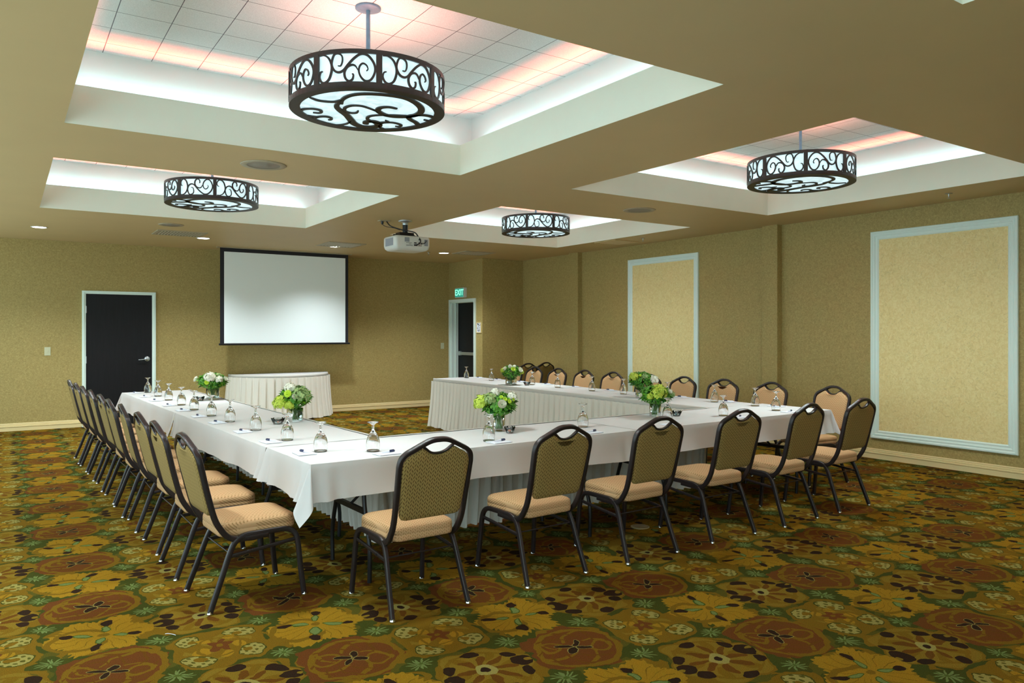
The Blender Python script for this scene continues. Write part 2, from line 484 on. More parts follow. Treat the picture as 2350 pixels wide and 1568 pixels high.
cb = MB()
xs = sorted(set([-2.0, XR+.2] + [t[0] for t in TRAYS] + [t[2] for t in TRAYS]))
ys = sorted(set([-2.2, YB+.2] + [t[1] for t in TRAYS] + [t[3] for t in TRAYS]))
for a in range(len(xs)-1):
    for c in range(len(ys)-1):
        mx_, my_ = (xs[a]+xs[a+1])/2, (ys[c]+ys[c+1])/2
        if any(t[0] < mx_ < t[2] and t[1] < my_ < t[3] for t in TRAYS): continue
        cb.add([(xs[a], ys[c], H), (xs[a], ys[c+1], H), (xs[a+1], ys[c+1], H), (xs[a+1], ys[c], H)], [(0, 1, 2, 3)], False)
struct(cb.build('ceiling', M_ceil), 'flat tan painted ceiling around the raised trays')

ROWN = ['large near left', 'right', 'far left', 'far right', 'unlit corner', 'front right']
for ti, (x0, y0, x1, y1) in enumerate(TRAYS):
    t = MB()      # the drop around the opening, the top of its lip and the trough
    th = .03
    for (a, b_, c_, d_) in ((x0-th, y0-th, x1+th, y0), (x0-th, y1, x1+th, y1+th), (x0-th, y0, x0, y1), (x1, y0, x1+th, y1)):
        t.box(a, b_, H+.001, c_, d_, LIP)
    struct(t.build('trim_%d' % (ti+10), M_tray), 'cream drop wall framing the %s ceiling tray' % ROWN[ti])
    u = MB(); R = REC; zb = LIP-.13
    X0, Y0, X1, Y1 = x0-R, y0-R, x1+R, y1+R
    for q in (((X0, Y0), (X1, Y0)), ((X1, Y0), (X1, Y1)), ((X1, Y1), (X0, Y1)), ((X0, Y1), (X0, Y0))):
        (a0, b0), (a1, b1) = q
        u.add([(a0, b0, zb), (a1, b1, zb), (a1, b1, TZ), (a0, b0, TZ)], [(0, 1, 2, 3)], False)
    for (a, b_, c_, d_) in ((X0, Y0, X1, y0-th), (X0, y1+th, X1, Y1), (X0, y0-th, x0-th, y1+th), (x1+th, y0-th, X1, y1+th)):
        u.add([(a, b_, zb), (c_, b_, zb), (c_, d_, zb), (a, d_, zb)], [(0, 1, 2, 3)], False)
    struct(u.build('trim_%d' % (ti+20), M_cove), 'white lit cove wall of the %s ceiling tray' % ROWN[ti])
    c = MB(); c.box(X0-.02, Y0-.02, TZ, X1+.02, Y1+.02, TZ+.02)
    struct(c.build('ceiling', M_tile), 'square tiled top of the %s ceiling tray' % ROWN[ti])

BX, BY = 7.638, 12.41        # corner block: its left face and its front face
D2Y0, D2Y1, D2Z = 12.70, 13.645, 2.115   # opening of the exit door
wb = MB(); wb.box(-2.0, YB, 0, XR+.2, YB+.15, H)
struct(wb.build('wall_back', M_wall), 'olive tan papered wall with the screen and a dark door')
wr = MB(); wr.box(XR, -2.2, 0, XR+.15, YB, H)
struct(wr.build('wall_right', M_wall), 'olive tan papered long wall with two framed panels')
wc = MB()
wc.box(BX, BY, 0, XR, BY+.2, H); wc.box(BX, BY+.2, 0, BX+.25, D2Y0, H)
wc.box(BX, D2Y0, D2Z, BX+.25, D2Y1, H); wc.box(BX, D2Y1, 0, BX+.25, YB, H)
wc.box(BX+.25, BY+.2, 0, BX+.30, YB, H)
struct(wc.build('wall_corner', M_wall), 'papered corner block holding the exit door')
wl = MB()  # added left wall, its openings are invented to let the world fill in
wl.box(-2.15, -2.2, 0, -2.0, YB, .30); wl.box(-2.15, -2.2, 2.72, -2.0, YB, H)
for k in range(5): wl.box(-2.15, -2.2+k*3.92, .30, -2.0, -2.2+k*3.92+.25, 2.72)
struct(wl.build('wall_left_added', M_wall), 'unseen papered wall left of the view, openings added to admit fill light')
wf = MB(); wf.box(1.6, -2.2, 0, XR, -2.05, H)  # added out of view, keeps world light off the near right ceiling
struct(wf.build('wall_front_added', M_wall), 'unseen papered wall added behind the camera to cut the ambient light')
pil = 0.095
for i, (a, b_) in enumerate(((10.553, 10.821), (6.358, 6.600))):
    q = MB(); q.box(XR-pil, a, 0, XR, b_, H)
    struct(q.build('trim_%d' % (i+1), M_wall), ('narrow papered pilaster near the far corner', 'narrow papered pilaster between the two framed panels')[i])

def baseboard(name, p0, p1, nrm, label):
    """stepped moulding along p0-p1, nrm points into the room"""
    prof = [(0, 0), (.016, 0), (.016, .052), (.013, .056), (.022, .062), (.022, .074), (.012, .080), (.015, .084), (.015, .092), (.008, .098), (.010, .102), (.010, .110), (.004, .117), (0, .118)]
    m = MB(); P0 = Vector((*p0, 0)); P1 = Vector((*p1, 0)); n = Vector((*nrm, 0))
    rows = [[P + n*a + Vector((0, 0, z)) for a, z in prof] for P in (P0, P1)]
    m.grid(rows, False, False); 
    for r_ in rows: m.add(r_, [tuple(range(len(prof)))], False)
    return struct(m.build(name, M_base), label)
baseboard('baseboard_back', (-2.0, YB), (1.012, YB), (0, -1), 'stepped tan baseboard left of the dark door')
baseboard('baseboard_back', (2.078, YB), (BX, YB), (0, -1), 'stepped tan baseboard below the screen')
baseboard('baseboard_right', (XR, -2.2), (XR, 6.358), (-1, 0), 'stepped tan baseboard along the near right wall')
baseboard('baseboard_right', (XR, 6.600), (XR, 10.553), (-1, 0), 'stepped tan baseboard behind the right chair row')
baseboard('baseboard_right', (XR, 10.821), (XR, BY), (-1, 0), 'stepped tan baseboard at the far end of the right wall')
baseboard('baseboard_corner', (BX, BY), (XR, BY), (0, -1), 'stepped tan baseboard on the corner block')
for a, b_ in ((6.358, 6.600), (10.553, 10.821)):
    baseboard('baseboard_right', (XR-pil, a), (XR-pil, b_), (-1, 0), 'stepped tan baseboard across a pilaster')
    baseboard('baseboard_right', (XR-pil, a), (XR, a), (0, -1), 'stepped tan baseboard on the side of a pilaster')

# doors
d1 = struct(empty('door_1', (1.545, YB, 0)), 'dark flush door with lever handle in a white frame')
fx0, fx1, fz = -.533, .533, 2.158
m = MB(); m.box(fx0, -.035, 0, fx0+.052, 0, fz); m.box(fx1-.057, -.035, 0, fx1, 0, fz); m.box(fx0+.052, -.035, fz-.048, fx1-.057, 0, fz)
m.box(fx0+.012, -.045, 0, fx0+.030, -.035, fz-.012); m.box(fx1-.030, -.045, 0, fx1-.012, -.035, fz-.012); m.box(fx0+.030, -.045, fz-.030, fx1-.030, -.035, fz-.012)
m.build('door_frame', M_trim, d1)
m = MB(); m.box(fx0+.053, -.018, .008, fx1-.058, -.002, fz-.05); m.build('door_leaf', M_door, d1)
for z in (.28, 1.06, 1.86):
    m = MB(); m.box(fx0+.046, -.030, z-.055, fx0+.064, -.016, z+.055)
    m.lathe([(.008, z-.055), (.008, z+.055)], 10, Matrix.Translation((fx0+.055, -.030, 0))); m.build('hinge', M_satin, d1)
hd = MB(); Mh = Matrix.Translation((.402, -.018, 1.06)) @ Matrix.Rotation(PI/2, 4, 'X')
hd.lathe([(.042, 0), (.042, .010), (.030, .018), (.016, .022), (.016, .055), (.020, .060), (.020, .072), (0.012, .076)], 20, Mh)
hd.sweep(smooth_path([(.402, -.080, 1.06), (.36, -.082, 1.056), (.30, -.078, 1.050), (.27, -.070, 1.048)]), rrect(.006, .012, .004), scale=None)
hd.build('lever_handle', M_satin, d1)

d2 = struct(empty('door_2', (BX, (D2Y0+D2Y1)/2, 0)), 'dark exit door with a push bar, set deep in a white frame')
hy = (D2Y1-D2Y0)/2
m = MB(); fw = .05
m.box(-.03, -hy-fw, 0, 0, -hy, D2Z+fw); m.box(-.03, hy, 0, 0, hy+fw, D2Z+fw); m.box(-.03, -hy, D2Z, 0, hy, D2Z+fw)
m.box(0, -hy, 0, .16, -hy+.02, D2Z); m.box(0, hy-.02, 0, .16, hy, D2Z); m.box(0, -hy, D2Z-.02, .16, hy, D2Z)
m.box(.085, -hy+.02, 0, .10, -hy+.035, D2Z-.02); m.box(.085, hy-.035, 0, .10, hy-.02, D2Z-.02)
m.build('door_frame', M_trim, d2)
m = MB(); m.box(.17, -hy+.005, .01, .215, hy-.005, D2Z-.005); m.build('door_leaf', M_door, d2)
m = MB(); m.box(.10, -hy+.06, 1.035, .15, hy-.10, 1.095); m.box(.13, -hy+.05, 1.02, .17, -hy+.14, 1.11); m.box(.13, hy-.15, 1.02, .17, hy-.08, 1.11)
m.build('push_bar', M_satin, d2, bevel=.004)

# framed panels on the right wall
def wall_panel(y0, y1, z0, z1, label, paint='wall_panel'):
    root = empty(paint, (XR, (y0+y1)/2, z0)); w_, h_ = (y1-y0)/2, z1-z0
    tag(root, label, 'wall panel', 'white framed panels on the right wall')
    m = MB(); m.box(-.012, -w_+.05, .05, -.001, w_-.05, h_-.05); m.build('panel_field', M_panel, root)
    prof = [(0, 0), (.028, 0), (.034, .008), (.034, .022), (.026, .028), (.024, .036), (.029, .042), (.029, .052), (.020, .058), (.018, .070), (.022, .076), (.022, .086), (.014, .094), (.011, .100), (0, .100)]
    m = MB(); rows = []
    for (sy, zc, dz) in ((-1, 0, 1), (1, 0, 1), (1, h_, -1), (-1, h_, -1)):
        rows.append([(-.0-a, sy*(w_-b), zc+dz*b) for a, b in prof])
    rows.append(rows[0]); m.grid(rows, False, False)
    m.build('moulding', M_trim, root)
wall_panel(3.521, 5.10, .242, 2.690, 'tall cream panel in a white moulding, nearest on the right wall')
wall_panel(7.80, 9.325, .242, 2.690, 'tall cream panel in a white moulding, behind the right row of chairs')

# projection screen
sy = 13.2
so = empty('projection_screen', (4.12, sy, H)); tag(so, 'white projection screen with black border hanging at the back wall', 'screen')
def at_y(px, py, Y):
    u = (px-1175)/1734.98; v = -(py-762.57)/1734.98
    d = (math.sin(YAW)+math.cos(YAW)*u, math.cos(YAW)-math.sin(YAW)*u, v); s = Y/d[1]
    return d[0]*s, 1.5+d[2]*s
xa, zt_ = at_y(505, 567, sy); xb, _ = at_y(799, 583, sy); _, zb_ = at_y(505, 793, sy)
xa -= 4.12; xb -= 4.12; zt_ = H-.004-H; zb_ -= H
m = MB(); m.box(xa+.065, -.002, zb_+.03, xb-.055, .003, zt_-.07); m.build('screen_fabric', M_screen, so)
m = MB(); m.box(xa, -.001, zb_+.03, xa+.066, .002, zt_); m.box(xb-.056, -.001, zb_+.03, xb, .002, zt_); m.box(xa+.066, -.001, zt_-.072, xb-.056, .002, zt_)
m.build('border', M_scrblack, so)
m = MB(); m.box(xa-.02, -.014, zb_, xb+.03, .014, zb_+.034); m.build('weight_bar', M_black, so, bevel=.006)
m = MB(); m.box(xa-.05, -.04, -.012, xb+.06, .05, -.001); m.build('ceiling_slot', M_vent, so)

# exit sign
ex = empty('exit_sign', (BX, 13.175, 2.29)); tag(ex, 'green EXIT sign above the far right door', 'sign')
m = MB(); m.box(-.075, -.18, -.10, -.001, .18, .10); m.build('sign_box', M_white, ex, bevel=.008)
m = MB(); m.box(-.078, -.165, -.085, -.0755, .165, .085); m.build('face_plate', emit('exit_face', (.04, .42, .30), .55), ex)
fc = bpy.data.curves.new('exit_text', 'FONT'); fc.body = 'EXIT'; fc.size = .165; fc.align_x = 'CENTER'; fc.align_y = 'CENTER'; fc.extrude = .001; fc.offset = .003
to = bpy.data.objects.new('exit_text', fc); COL.objects.link(to)
dg = bpy.context.evaluated_depsgraph_get(); me = bpy.data.meshes.new_from_object(to.evaluated_get(dg))
bpy.data.objects.remove(to); me.materials.clear(); me.materials.append(M_exit)
lo = bpy.data.objects.new('lettering', me); COL.objects.link(lo); lo.parent = ex
lo.rotation_euler = (PI/2, 0, -PI/2); lo.location = (-.080, 0, 0)

# switches, plan frame
def switch(name, loc, w_, h_, label, facing):
    o = empty(name, loc, facing); tag(o, label, 'light switch')
    m = MB(); m.box(-w_/2, -.008, -h_/2, w_/2, 0, h_/2); m.build('wall_plate', M_switch, o, bevel=.003)
    m = MB(); m.box(-.006, -.020, -.012, .006, -.008, .012); m.build('toggle', M_switch, o)
switch('light_switch', (.547, YB, 1.203), .082, .13, 'single light switch left of the dark door', 0)
switch('light_switch', (7.48, YB, 1.218), .078, .125, 'pale switch plate left of the exit door', 0)
pf = empty('evacuation_plan', (BX, 12.535, 1.59)); tag(pf, 'small framed plan on the wall right of the exit door', 'picture frame')
m = MB()
for q in ((-.016, -.09, -.105, 0, -.075, .105), (-.016, .075, -.105, 0, .09, .105), (-.016, -.075, -.105, 0, .075, -.09), (-.016, -.075, .09, 0, .075, .105)): m.box(*q)
m.build('frame', M_base, pf)
m = MB(); m.box(-.008, -.075, -.09, -.001, .075, .09); m.build('backing', M_paper, pf)
m = MB(); r_ = random.Random(3)
for k in range(26):
    y = r_.uniform(-.065, .05); z = r_.uniform(-.08, .065); m.box(-.0095, y, z, -.0081, y+r_.uniform(.006, .022), z+r_.uniform(.006, .02))
m.build('plan_drawing', M_black, pf)

# ------------------------------------------------------------------ ceiling fittings
def downlight(x, y, label):
    o = empty('downlight', (x, y, H)); tag(o, label, 'ceiling light', 'recessed downlights')
    m = MB(); m.lathe([(.085, -.006), (.098, -.006), (.102, -.001), (.085, -.001)], 28, cap=False); m.build('trim_ring', M_white, o)
    m = MB(); m.lathe([(.0001, -.0045), (.084, -.0045)], 28, cap=False); m.build('lens', M_lamp, o)
    l = bpy.data.lights.new('downlight_beam', 'SPOT'); l.energy = 235; l.color = (.90, .98, 1.0); l.spot_size = math.radians(125); l.spot_blend = .9; l.shadow_soft_size = .07
    lo = bpy.data.objects.new('downlight_beam', l); COL.objects.link(lo); lo.location = (x, y, H-.02)
downlight(.386, 12.08, 'bright downlight above the dark door')
downlight(2.497, 12.12, 'bright downlight beside the slatted vent left of the screen')
downlight(4.558, 12.08, 'bright downlight overlapping the square vent above the screen')
downlight(6.559, 11.98, 'bright downlight right of the projector')
downlight(-.34, 4.9, 'bright downlight out past the near ceiling tray'); downlight(-.34, 9.2, 'bright downlight left of the far ceiling tray')

def vent(x0, y0, x1, y1, nslat, label, mat=None, along='x'):
    o = empty('ceiling_vent', ((x0+x1)/2, (y0+y1)/2, H)); tag(o, label, 'air vent', 'square ceiling vents')
    w_, d_ = (x1-x0)/2, (y1-y0)/2; mat = mat or M_vent
    m = MB(); b = .05
    m.box(-w_, -d_, -.012, w_, -d_+b, 0); m.box(-w_, d_-b, -.012, w_, d_, 0); m.box(-w_, -d_+b, -.012, -w_+b, d_-b, 0); m.box(w_-b, -d_+b, -.012, w_, d_-b, 0)
    m.build('frame', mat, o)
    m = MB(); m.box(-w_+b, -d_+b, -.003, w_-b, d_-b, -.001); m.build('backing', M_dark, o)
    m = MB()
    for k in range(nslat):
        t_ = -w_+b + (2*(w_-b))*(k+.5)/nslat
        m.add([(t_-.004, -d_+b, -.003), (t_-.004, d_-b, -.003), (t_+.012, d_-b, -.015), (t_+.012, -d_+b, -.015)], [(0, 1, 2, 3)], False)
    m.build('slats', mat, o)
vent(1.76, 11.44, 2.42, 11.98, 14, 'slatted ceiling vent left of the screen beside a downlight')
vent(4.23, 11.45, 4.85, 12.07, 10, 'square ceiling vent in front of the top of the screen')
vent(6.70, 11.42, 7.31, 11.95, 9, 'square ceiling vent above the exit door')
vent(7.78, 8.75, 8.30, 9.25, 10, 'flush ceiling vent above the far framed panel', M_ceil)
def ceiling_speaker(x, y, label, r=.19):
    o = empty('ceiling_speaker', (x, y, H)); tag(o, label, 'speaker', 'round ceiling speakers')
    m = MB(); m.lathe([(r*.72, -.006), (r*.95, -.008), (r, -.001), (r*.72, -.001)], 36, cap=False); m.build('rim', M_vent, o)
    m = MB(); m.lathe([(.0001, -.005), (r*.30, -.005), (r*.32, -.003), (r*.72, -.004)], 36, cap=False); m.build('grille', pmat('speaker_grille', (.30, .27, .22), .6), o)
ceiling_speaker(1.83, 6.53, 'round ceiling speaker between the two left ceiling trays')
ceiling_speaker(6.15, 6.50, 'round ceiling speaker between the two right ceiling trays')
ceiling_speaker(1.83, 10.85, 'faint round ceiling speaker behind the far left tray', .16)
def sprinkler(x, y, label):
    o = empty('fire_sprinkler', (x, y, H)); tag(o, label, 'sprinkler', 'ceiling sprinklers')
    m = MB(); m.lathe([(.035, -.001), (.035, -.005), (.012, -.008)], 18); m.build('escutcheon', M_vent, o)
    m = MB(); m.lathe([(.007, -.008), (.007, -.028), (.004, -.032), (.004, -.046), (.018, -.048), (.018, -.051)], 12); m.build('head', M_satin, o)
sprinkler(8.05, 3.95, 'small sprinkler above the near framed panel'); sprinkler(8.02, 8.40, 'small sprinkler beside the flush ceiling vent'); sprinkler(6.26, 12.0, 'small sprinkler below the projector')

# projector
pj = empty('projector', (4.256, 8.80, H)); tag(pj, 'white ceiling projector with trailing black cables', 'projector')
m = MB(); m.lathe([(.088, -.001), (.088, -.008), (.055, -.018), (.036, -.022), (.036, -.055)], 24); m.build('ceiling_flange', M_satin, pj)
m = MB(); m.lathe([(.034, -.055), (.034, -.16)], 20); m.box(-.10, -.05, -.20, .10, .07, -.155); m.box(-.17, -.02, -.215, -.05, .0, -.185); m.box(.05, -.02, -.215, .16, .0, -.185); m.build('mount', M_black, pj)
bd = MB(); zt2, zb2 = -.213, -.395
sec = []
for z, k in ((zt2, .93), (zt2-.012, .985), (zt2-.03, 1.0), (zb2+.065, 1.0), (zb2+.03, .96), (zb2+.008, .86), (zb2, .70)):
    sec.append([(a*k, b*k, z) for a, b in rrect(.245, .19, .045, 4)])
bd.grid(sec, True); bd.add(sec[0], [tuple(range(len(sec[0])))[::-1]], False); bd.add(sec[-1], [tuple(range(len(sec[0])))], False)
body = bd.build('projector_body', M_white, pj, loc=(.02, 0, 0))
def yl(x0, z0, x1, z1, mat, name, y=-.1905, dp=.004):
    m = MB(); m.box(x0, y-dp, z0, x1, y, z1); return m.build(name, mat, body)
yl(-.12, -.290, -.055, -.235, M_grille, 'rear_grille'); yl(.155, -.330, .205, -.250, M_grille, 'rear_grille')
m = MB(); r_ = random.Random(5)
m.box(-.10, -.193, -.303, -.02, -.1905, -.299); m.box(-.10, -.193, -.335, -.01, -.1905, -.330); m.box(-.06, -.193, -.318, -.03, -.1905, -.314)
for k in range(8): m.lathe([(.0045, 0), (.0045, .004)], 10, Matrix.Translation((.075+.014*(k % 4), -.1905, -.295-.016*(k//4))) @ Matrix.Rotation(PI/2, 4, 'X'))
m.box(.01, -.1935, -.306, .045, -.1905, -.292); m.box(.075, -.194, -.262, .105, -.1905, -.245); m.box(.01, -.200, -.336, .055, -.1905, -.318); m.box(.075, -.193, -.337, .088, -.1905, -.326); m.box(.102, -.193, -.337, .112, -.1905, -.326)
m.build('ports', M_black, body)
m = MB(); m.box(-.249, -.12, -.335, -.245, .10, -.240); m.build('side_grille', M_grille, body)
m = MB(); m.lathe([(.032, 0), (.038, .03), (.030, .03), (.027, .012)], 20, Matrix.Translation((.09, .188, -.29)) @ Matrix.Rotation(-PI/2, 4, 'X')); m.build('lens', M_black, body)
m = MB()
m.sweep(smooth_path([(-.205, .12, 0), (-.20, .10, -.03), (-.18, .05, -.075), (-.12, .0, -.105), (-.06, -.04, -.125), (.02, -.08, -.14), (.08, -.12, -.16), (.10, -.17, -.215), (.115, -.205, -.27), (.085, -.22, -.31), (.05, -.205, -.325)]), circ(.0075, 8))
m.sweep(smooth_path([(-.25, .15, -.02), (-.245, .13, -.06), (-.21, .08, -.085), (-.14, .03, -.10), (-.08, -.01, -.125)]), circ(.004, 8))
m.sweep(smooth_path([(.05, -.07, -.165), (.11, -.08, -.20), (.17, -.10, -.225), (.20, -.14, -.235), (.19, -.21, -.27), (.16, -.22, -.30), (.12, -.20, -.305)]), circ(.0045, 8))
m.lathe([(.016, 0), (.016, -.035), (.008, -.05)], 12, Matrix.Translation((-.25, .15, 0)))
m.box(.17, -.15, -.245, .23, -.12, -.225); m.build('cables', M_black, pj)
m = MB(); m.box(-.30, .10, -.008, -.16, .18, 0); m.build('outlet_plate', M_vent, pj)

# ------------------------------------------------------------------ pendant lamps
def img_curve(pts, kx, ky): return [(x/kx, y/ky) for x, y in pts]
PANEL_SCROLL = [   # one side panel, (0..1, 0..1) across and up
    [(.075, .42), (.03, .38), (.01, .22), (.05, .05), (.12, .0), (.20, .12), (.245, .38), (.245, .62), (.19, .86), (.10, .98), (.01, .97)],
    [(.36, .56), (.41, .56), (.44, .72), (.43, .90), (.37, .99), (.30, .97), (.26, .80), (.25, .60), (.30, .40), (.38, .33), (.46, .40), (.54, .60), (.64, .82), (.75, .97), (.86, .93), (.95, .72), (.985, .48), (.96, .24), (.90, .06), (.82, .03), (.75, .16), (.715, .36), (.73, .54), (.78, .64), (.84, .58), (.865, .45), (.84, .38)],
    [(.70, .40), (.66, .54), (.60, .58), (.52, .50), (.475, .32), (.49, .12), (.55, .01), (.61, .08), (.625, .24), (.60, .26)]]
BOT = [  # read off the underside of the nearest lamp; lamp units after conversion below
    [(510, 1040), (600, 1072), (700, 1085), (780, 1085), (850, 1065)],
    [(850, 1110), (860, 1060), (950, 1018), (1100, 1003), (1300, 1012), (1500, 1042), (1620, 1090), (1688, 1150), (1680, 1200), (1600, 1235), (1450, 1245), (1320, 1228), (1245, 1192), (1235, 1165), (1270, 1147), (1350, 1143), (1435, 1160)],
    [(1240, 1195), (1140, 1155), (1050, 1130), (950, 1128), (885, 1150), (885, 1185), (940, 1203), (1000, 1203), (1025, 1182)],
    [(830, 1085), (795, 1130), (830, 1175), (900, 1225), (945, 1275), (980, 1315), (1050, 1345), (1150, 1353), (1220, 1345), (1240, 1325), (1205, 1300), (1150, 1292), (1105, 1300), (1100, 1314), (1130, 1322)],
    [(945, 1285), (900, 1318), (800, 1333), (700, 1325), (600, 1303), (552, 1272), (590, 1247), (680, 1242), (738, 1258), (732, 1275), (705, 1276)],
    [(640, 1246), (540, 1240), (450, 1222), (412, 1190), (440, 1166), (530, 1160), (610, 1172), (636, 1190), (610, 1205), (545, 1200)],
    [(1240, 1332), (1290, 1308), (1380, 1306), (1450, 1320), (1480, 1336), (1455, 1348), (1415, 1345)],
    [(1240, 1332), (1270, 1365), (1350, 1390), (1480, 1400), (1600, 1390), (1660, 1352), (1640, 1310), (1575, 1272), (1560, 1240), (1650, 1226), (1750, 1232), (1830, 1255), (1840, 1278), (1790, 1290), (1720, 1276)],
    [(1565, 1234), (1400, 1227), (1250, 1227), (1150, 1238), (1120, 1262), (1160, 1292), (1240, 1306), (1310, 1302), (1345, 1300), (1312, 1282)],
    [(1480, 1415), (1580, 1400), (1680, 1370), (1760, 1330)]]
BOTW = [.012, .021, .011, .026, .012, .011, .010, .017, .011, .012]
def bot_local(zx, zy, c=(1.90, 4.46), z=2.888):
    px, py = 600+zx/4.612, zy/4.612
    u = (px-1175)/1734.98; v = -(py-762.57)/1734.98
    d = (math.sin(YAW)+math.cos(YAW)*u, math.cos(YAW)-math.sin(YAW)*u, v); s = (z-1.5)/d[2]
    return d[0]*s-c[0], d[1]*s-c[1]
LR, LZ0, LZ1 = .480, 2.892-H, 3.108-H
def strip(m, pts3, nrm, wid, thick, k=5):
    """flat bar following pts3; nrm(p) gives the face normal; pointed at both ends"""
    P = smooth_path(pts3, k); n = len(P); rows = []
    for i in range(n):
        t = (P[min(i+1, n-1)]-P[max(i-1, 0)]).normalized(); N = Vector(nrm(P[i])).normalized(); B = t.cross(N).normalized()
        s = i/(n-1); w_ = wid*.5*(.35+.65*math.sin(PI*min(1, max(0, s)))**.6)
        rows.append([P[i]+B*w_+N*thick, P[i]-B*w_+N*thick, P[i]-B*w_-N*thick, P[i]+B*w_-N*thick])
    m.grid(rows, True, False)
def make_lamp(fh=False, fv=False):
    o = empty('pendant_lamp', (0, 0, H))
    m = MB(); m.lathe([(.0001, TZ-H-.001), (.080, TZ-H-.001), (.080, TZ-H-.010), (.070, TZ-H-.014), (.022, TZ-H-.020)], 28); m.build('canopy', M_galv, o)
    m = MB(); m.lathe([(.0135, LZ1-.01), (.0135, TZ-H-.015)], 12); m.build('stem', M_galv, o)
    m = MB(); m.lathe([(LR-.016, LZ0+.008), (LR-.016, LZ1-.004)], 72, cap=False); m.build('shade', M_shade, o)
    m = MB(); m.lathe([(.0001, LZ0+.010), (LR-.018, LZ0+.010)], 72, cap=False); m.build('bottom_diffuser', M_shade, o)
    m = MB(); R = LR; hb = .030
    for za, zb in ((LZ0, LZ0+hb), (LZ1-hb*.8, LZ1)):
        m.lathe([(R-.012, za), (R, za), (R, zb), (R-.012, zb), (R-.012, za)], 72, cap=False, smooth=False)
    m.lathe([(R-.066, LZ0-.004), (R, LZ0-.004), (R, LZ0+.004), (R-.066, LZ0+.004), (R-.066, LZ0-.004)], 72, cap=False, smooth=False)
    a0 = math.radians(-105.6)
    for k in range(8):
        a = a0 + k*PI/4; rows = []
        for z in (LZ0+hb*.6, LZ1-hb*.6):
            rows.append([((R+dr)*math.cos(a+da), (R+dr)*math.sin(a+da), z) for dr, da in ((-.010, -.036), (.002, -.036), (.002, .036), (-.010, .036))])
        m.grid(rows, True, False)
    for a in (0, PI/2):    # spider across the top
        m.box(-R+.01, -.012, LZ1-.02, R-.01, .012, LZ1-.008, Matrix.Rotation(a+.3, 4, 'Z'))
    m.build('drum_frame', M_bronze, o)
    for k in range(8):
        a = a0 + k*PI/4 + .036; span = PI/4 - .072; m = MB(); z0, z1 = LZ0+hb, LZ1-hb*.8
        for c in PANEL_SCROLL:
            pts = [((R-.004)*math.cos(a+u*span), (R-.004)*math.sin(a+u*span), z0+v*(z1-z0)) for u, v in [(1-q[0] if fh else q[0], 1-q[1] if fv else q[1]) for q in c]]
            strip(m, pts, lambda p: (p[0], p[1], 0), .0135, .004)
        m.build('scroll_panel', M_bronze, o)
    m = MB()
    for c, w_ in zip(BOT, BOTW):
        pts = []
        for q in c:
            x, y = bot_local(*q); x = -x if (fh or fv) else x; rr = math.hypot(x, y)
            if rr > R-.02: x *= (R-.02)/rr; y *= (R-.02)/rr
            pts.append((x, y, LZ0+.001))
        strip(m, pts, lambda p: (0, 0, 1), w_*2.1, .004)
    m.build('bottom_scrollwork', M_bronze, o)
    return o
LAMPS = [((1.90, 4.46), 0, (0, 0), 'iron scrollwork drum pendant in the nearest, left ceiling tray'),
         ((6.215, 4.395), -139.5+105.6, (1, 0), 'iron scrollwork drum pendant in the right ceiling tray'),
         ((1.885, 8.70), -99.3+105.6, (0, 1), 'iron scrollwork drum pendant in the far left ceiling tray'),
         ((6.225, 8.68), -140.2+105.6, (0, 1), 'smallest looking drum pendant, in the far right ceiling tray'),
         ((6.21, .12), 20, (1, 0), 'unseen drum pendant added in the near right ceiling tray for extra light')]  # added out of view to brighten the right side
for i, ((x, y), rz, (fh, fv), lab) in enumerate(LAMPS):
    o = make_lamp(fh, fv)
    o.location = (x, y, H); o.rotation_euler = (0, 0, math.radians(rz)); tag(o, lab, 'pendant lamp', 'drum pendant lamps in the ceiling trays')
    l = bpy.data.lights.new('lamp_uplight', 'SPOT'); l.energy = 34; l.color = (1.0, .22, .10); l.spot_size = math.radians(150); l.spot_blend = 1; l.shadow_soft_size = .12
    lo = bpy.data.objects.new('lamp_uplight', l); COL.objects.link(lo); lo.location = (x+.05, y+.06, LZ1+H-.09); lo.rotation_euler = (PI, 0, 0)
    l = bpy.data.lights.new('lamp_downlight', 'SPOT'); l.energy = 165; l.color = (.84, 1.0, .98); l.spot_size = math.radians(165); l.spot_blend = .8; l.shadow_soft_size = .25
    lo = bpy.data.objects.new('lamp_downlight', l); COL.objects.link(lo); lo.location = (x, y, 2.86)

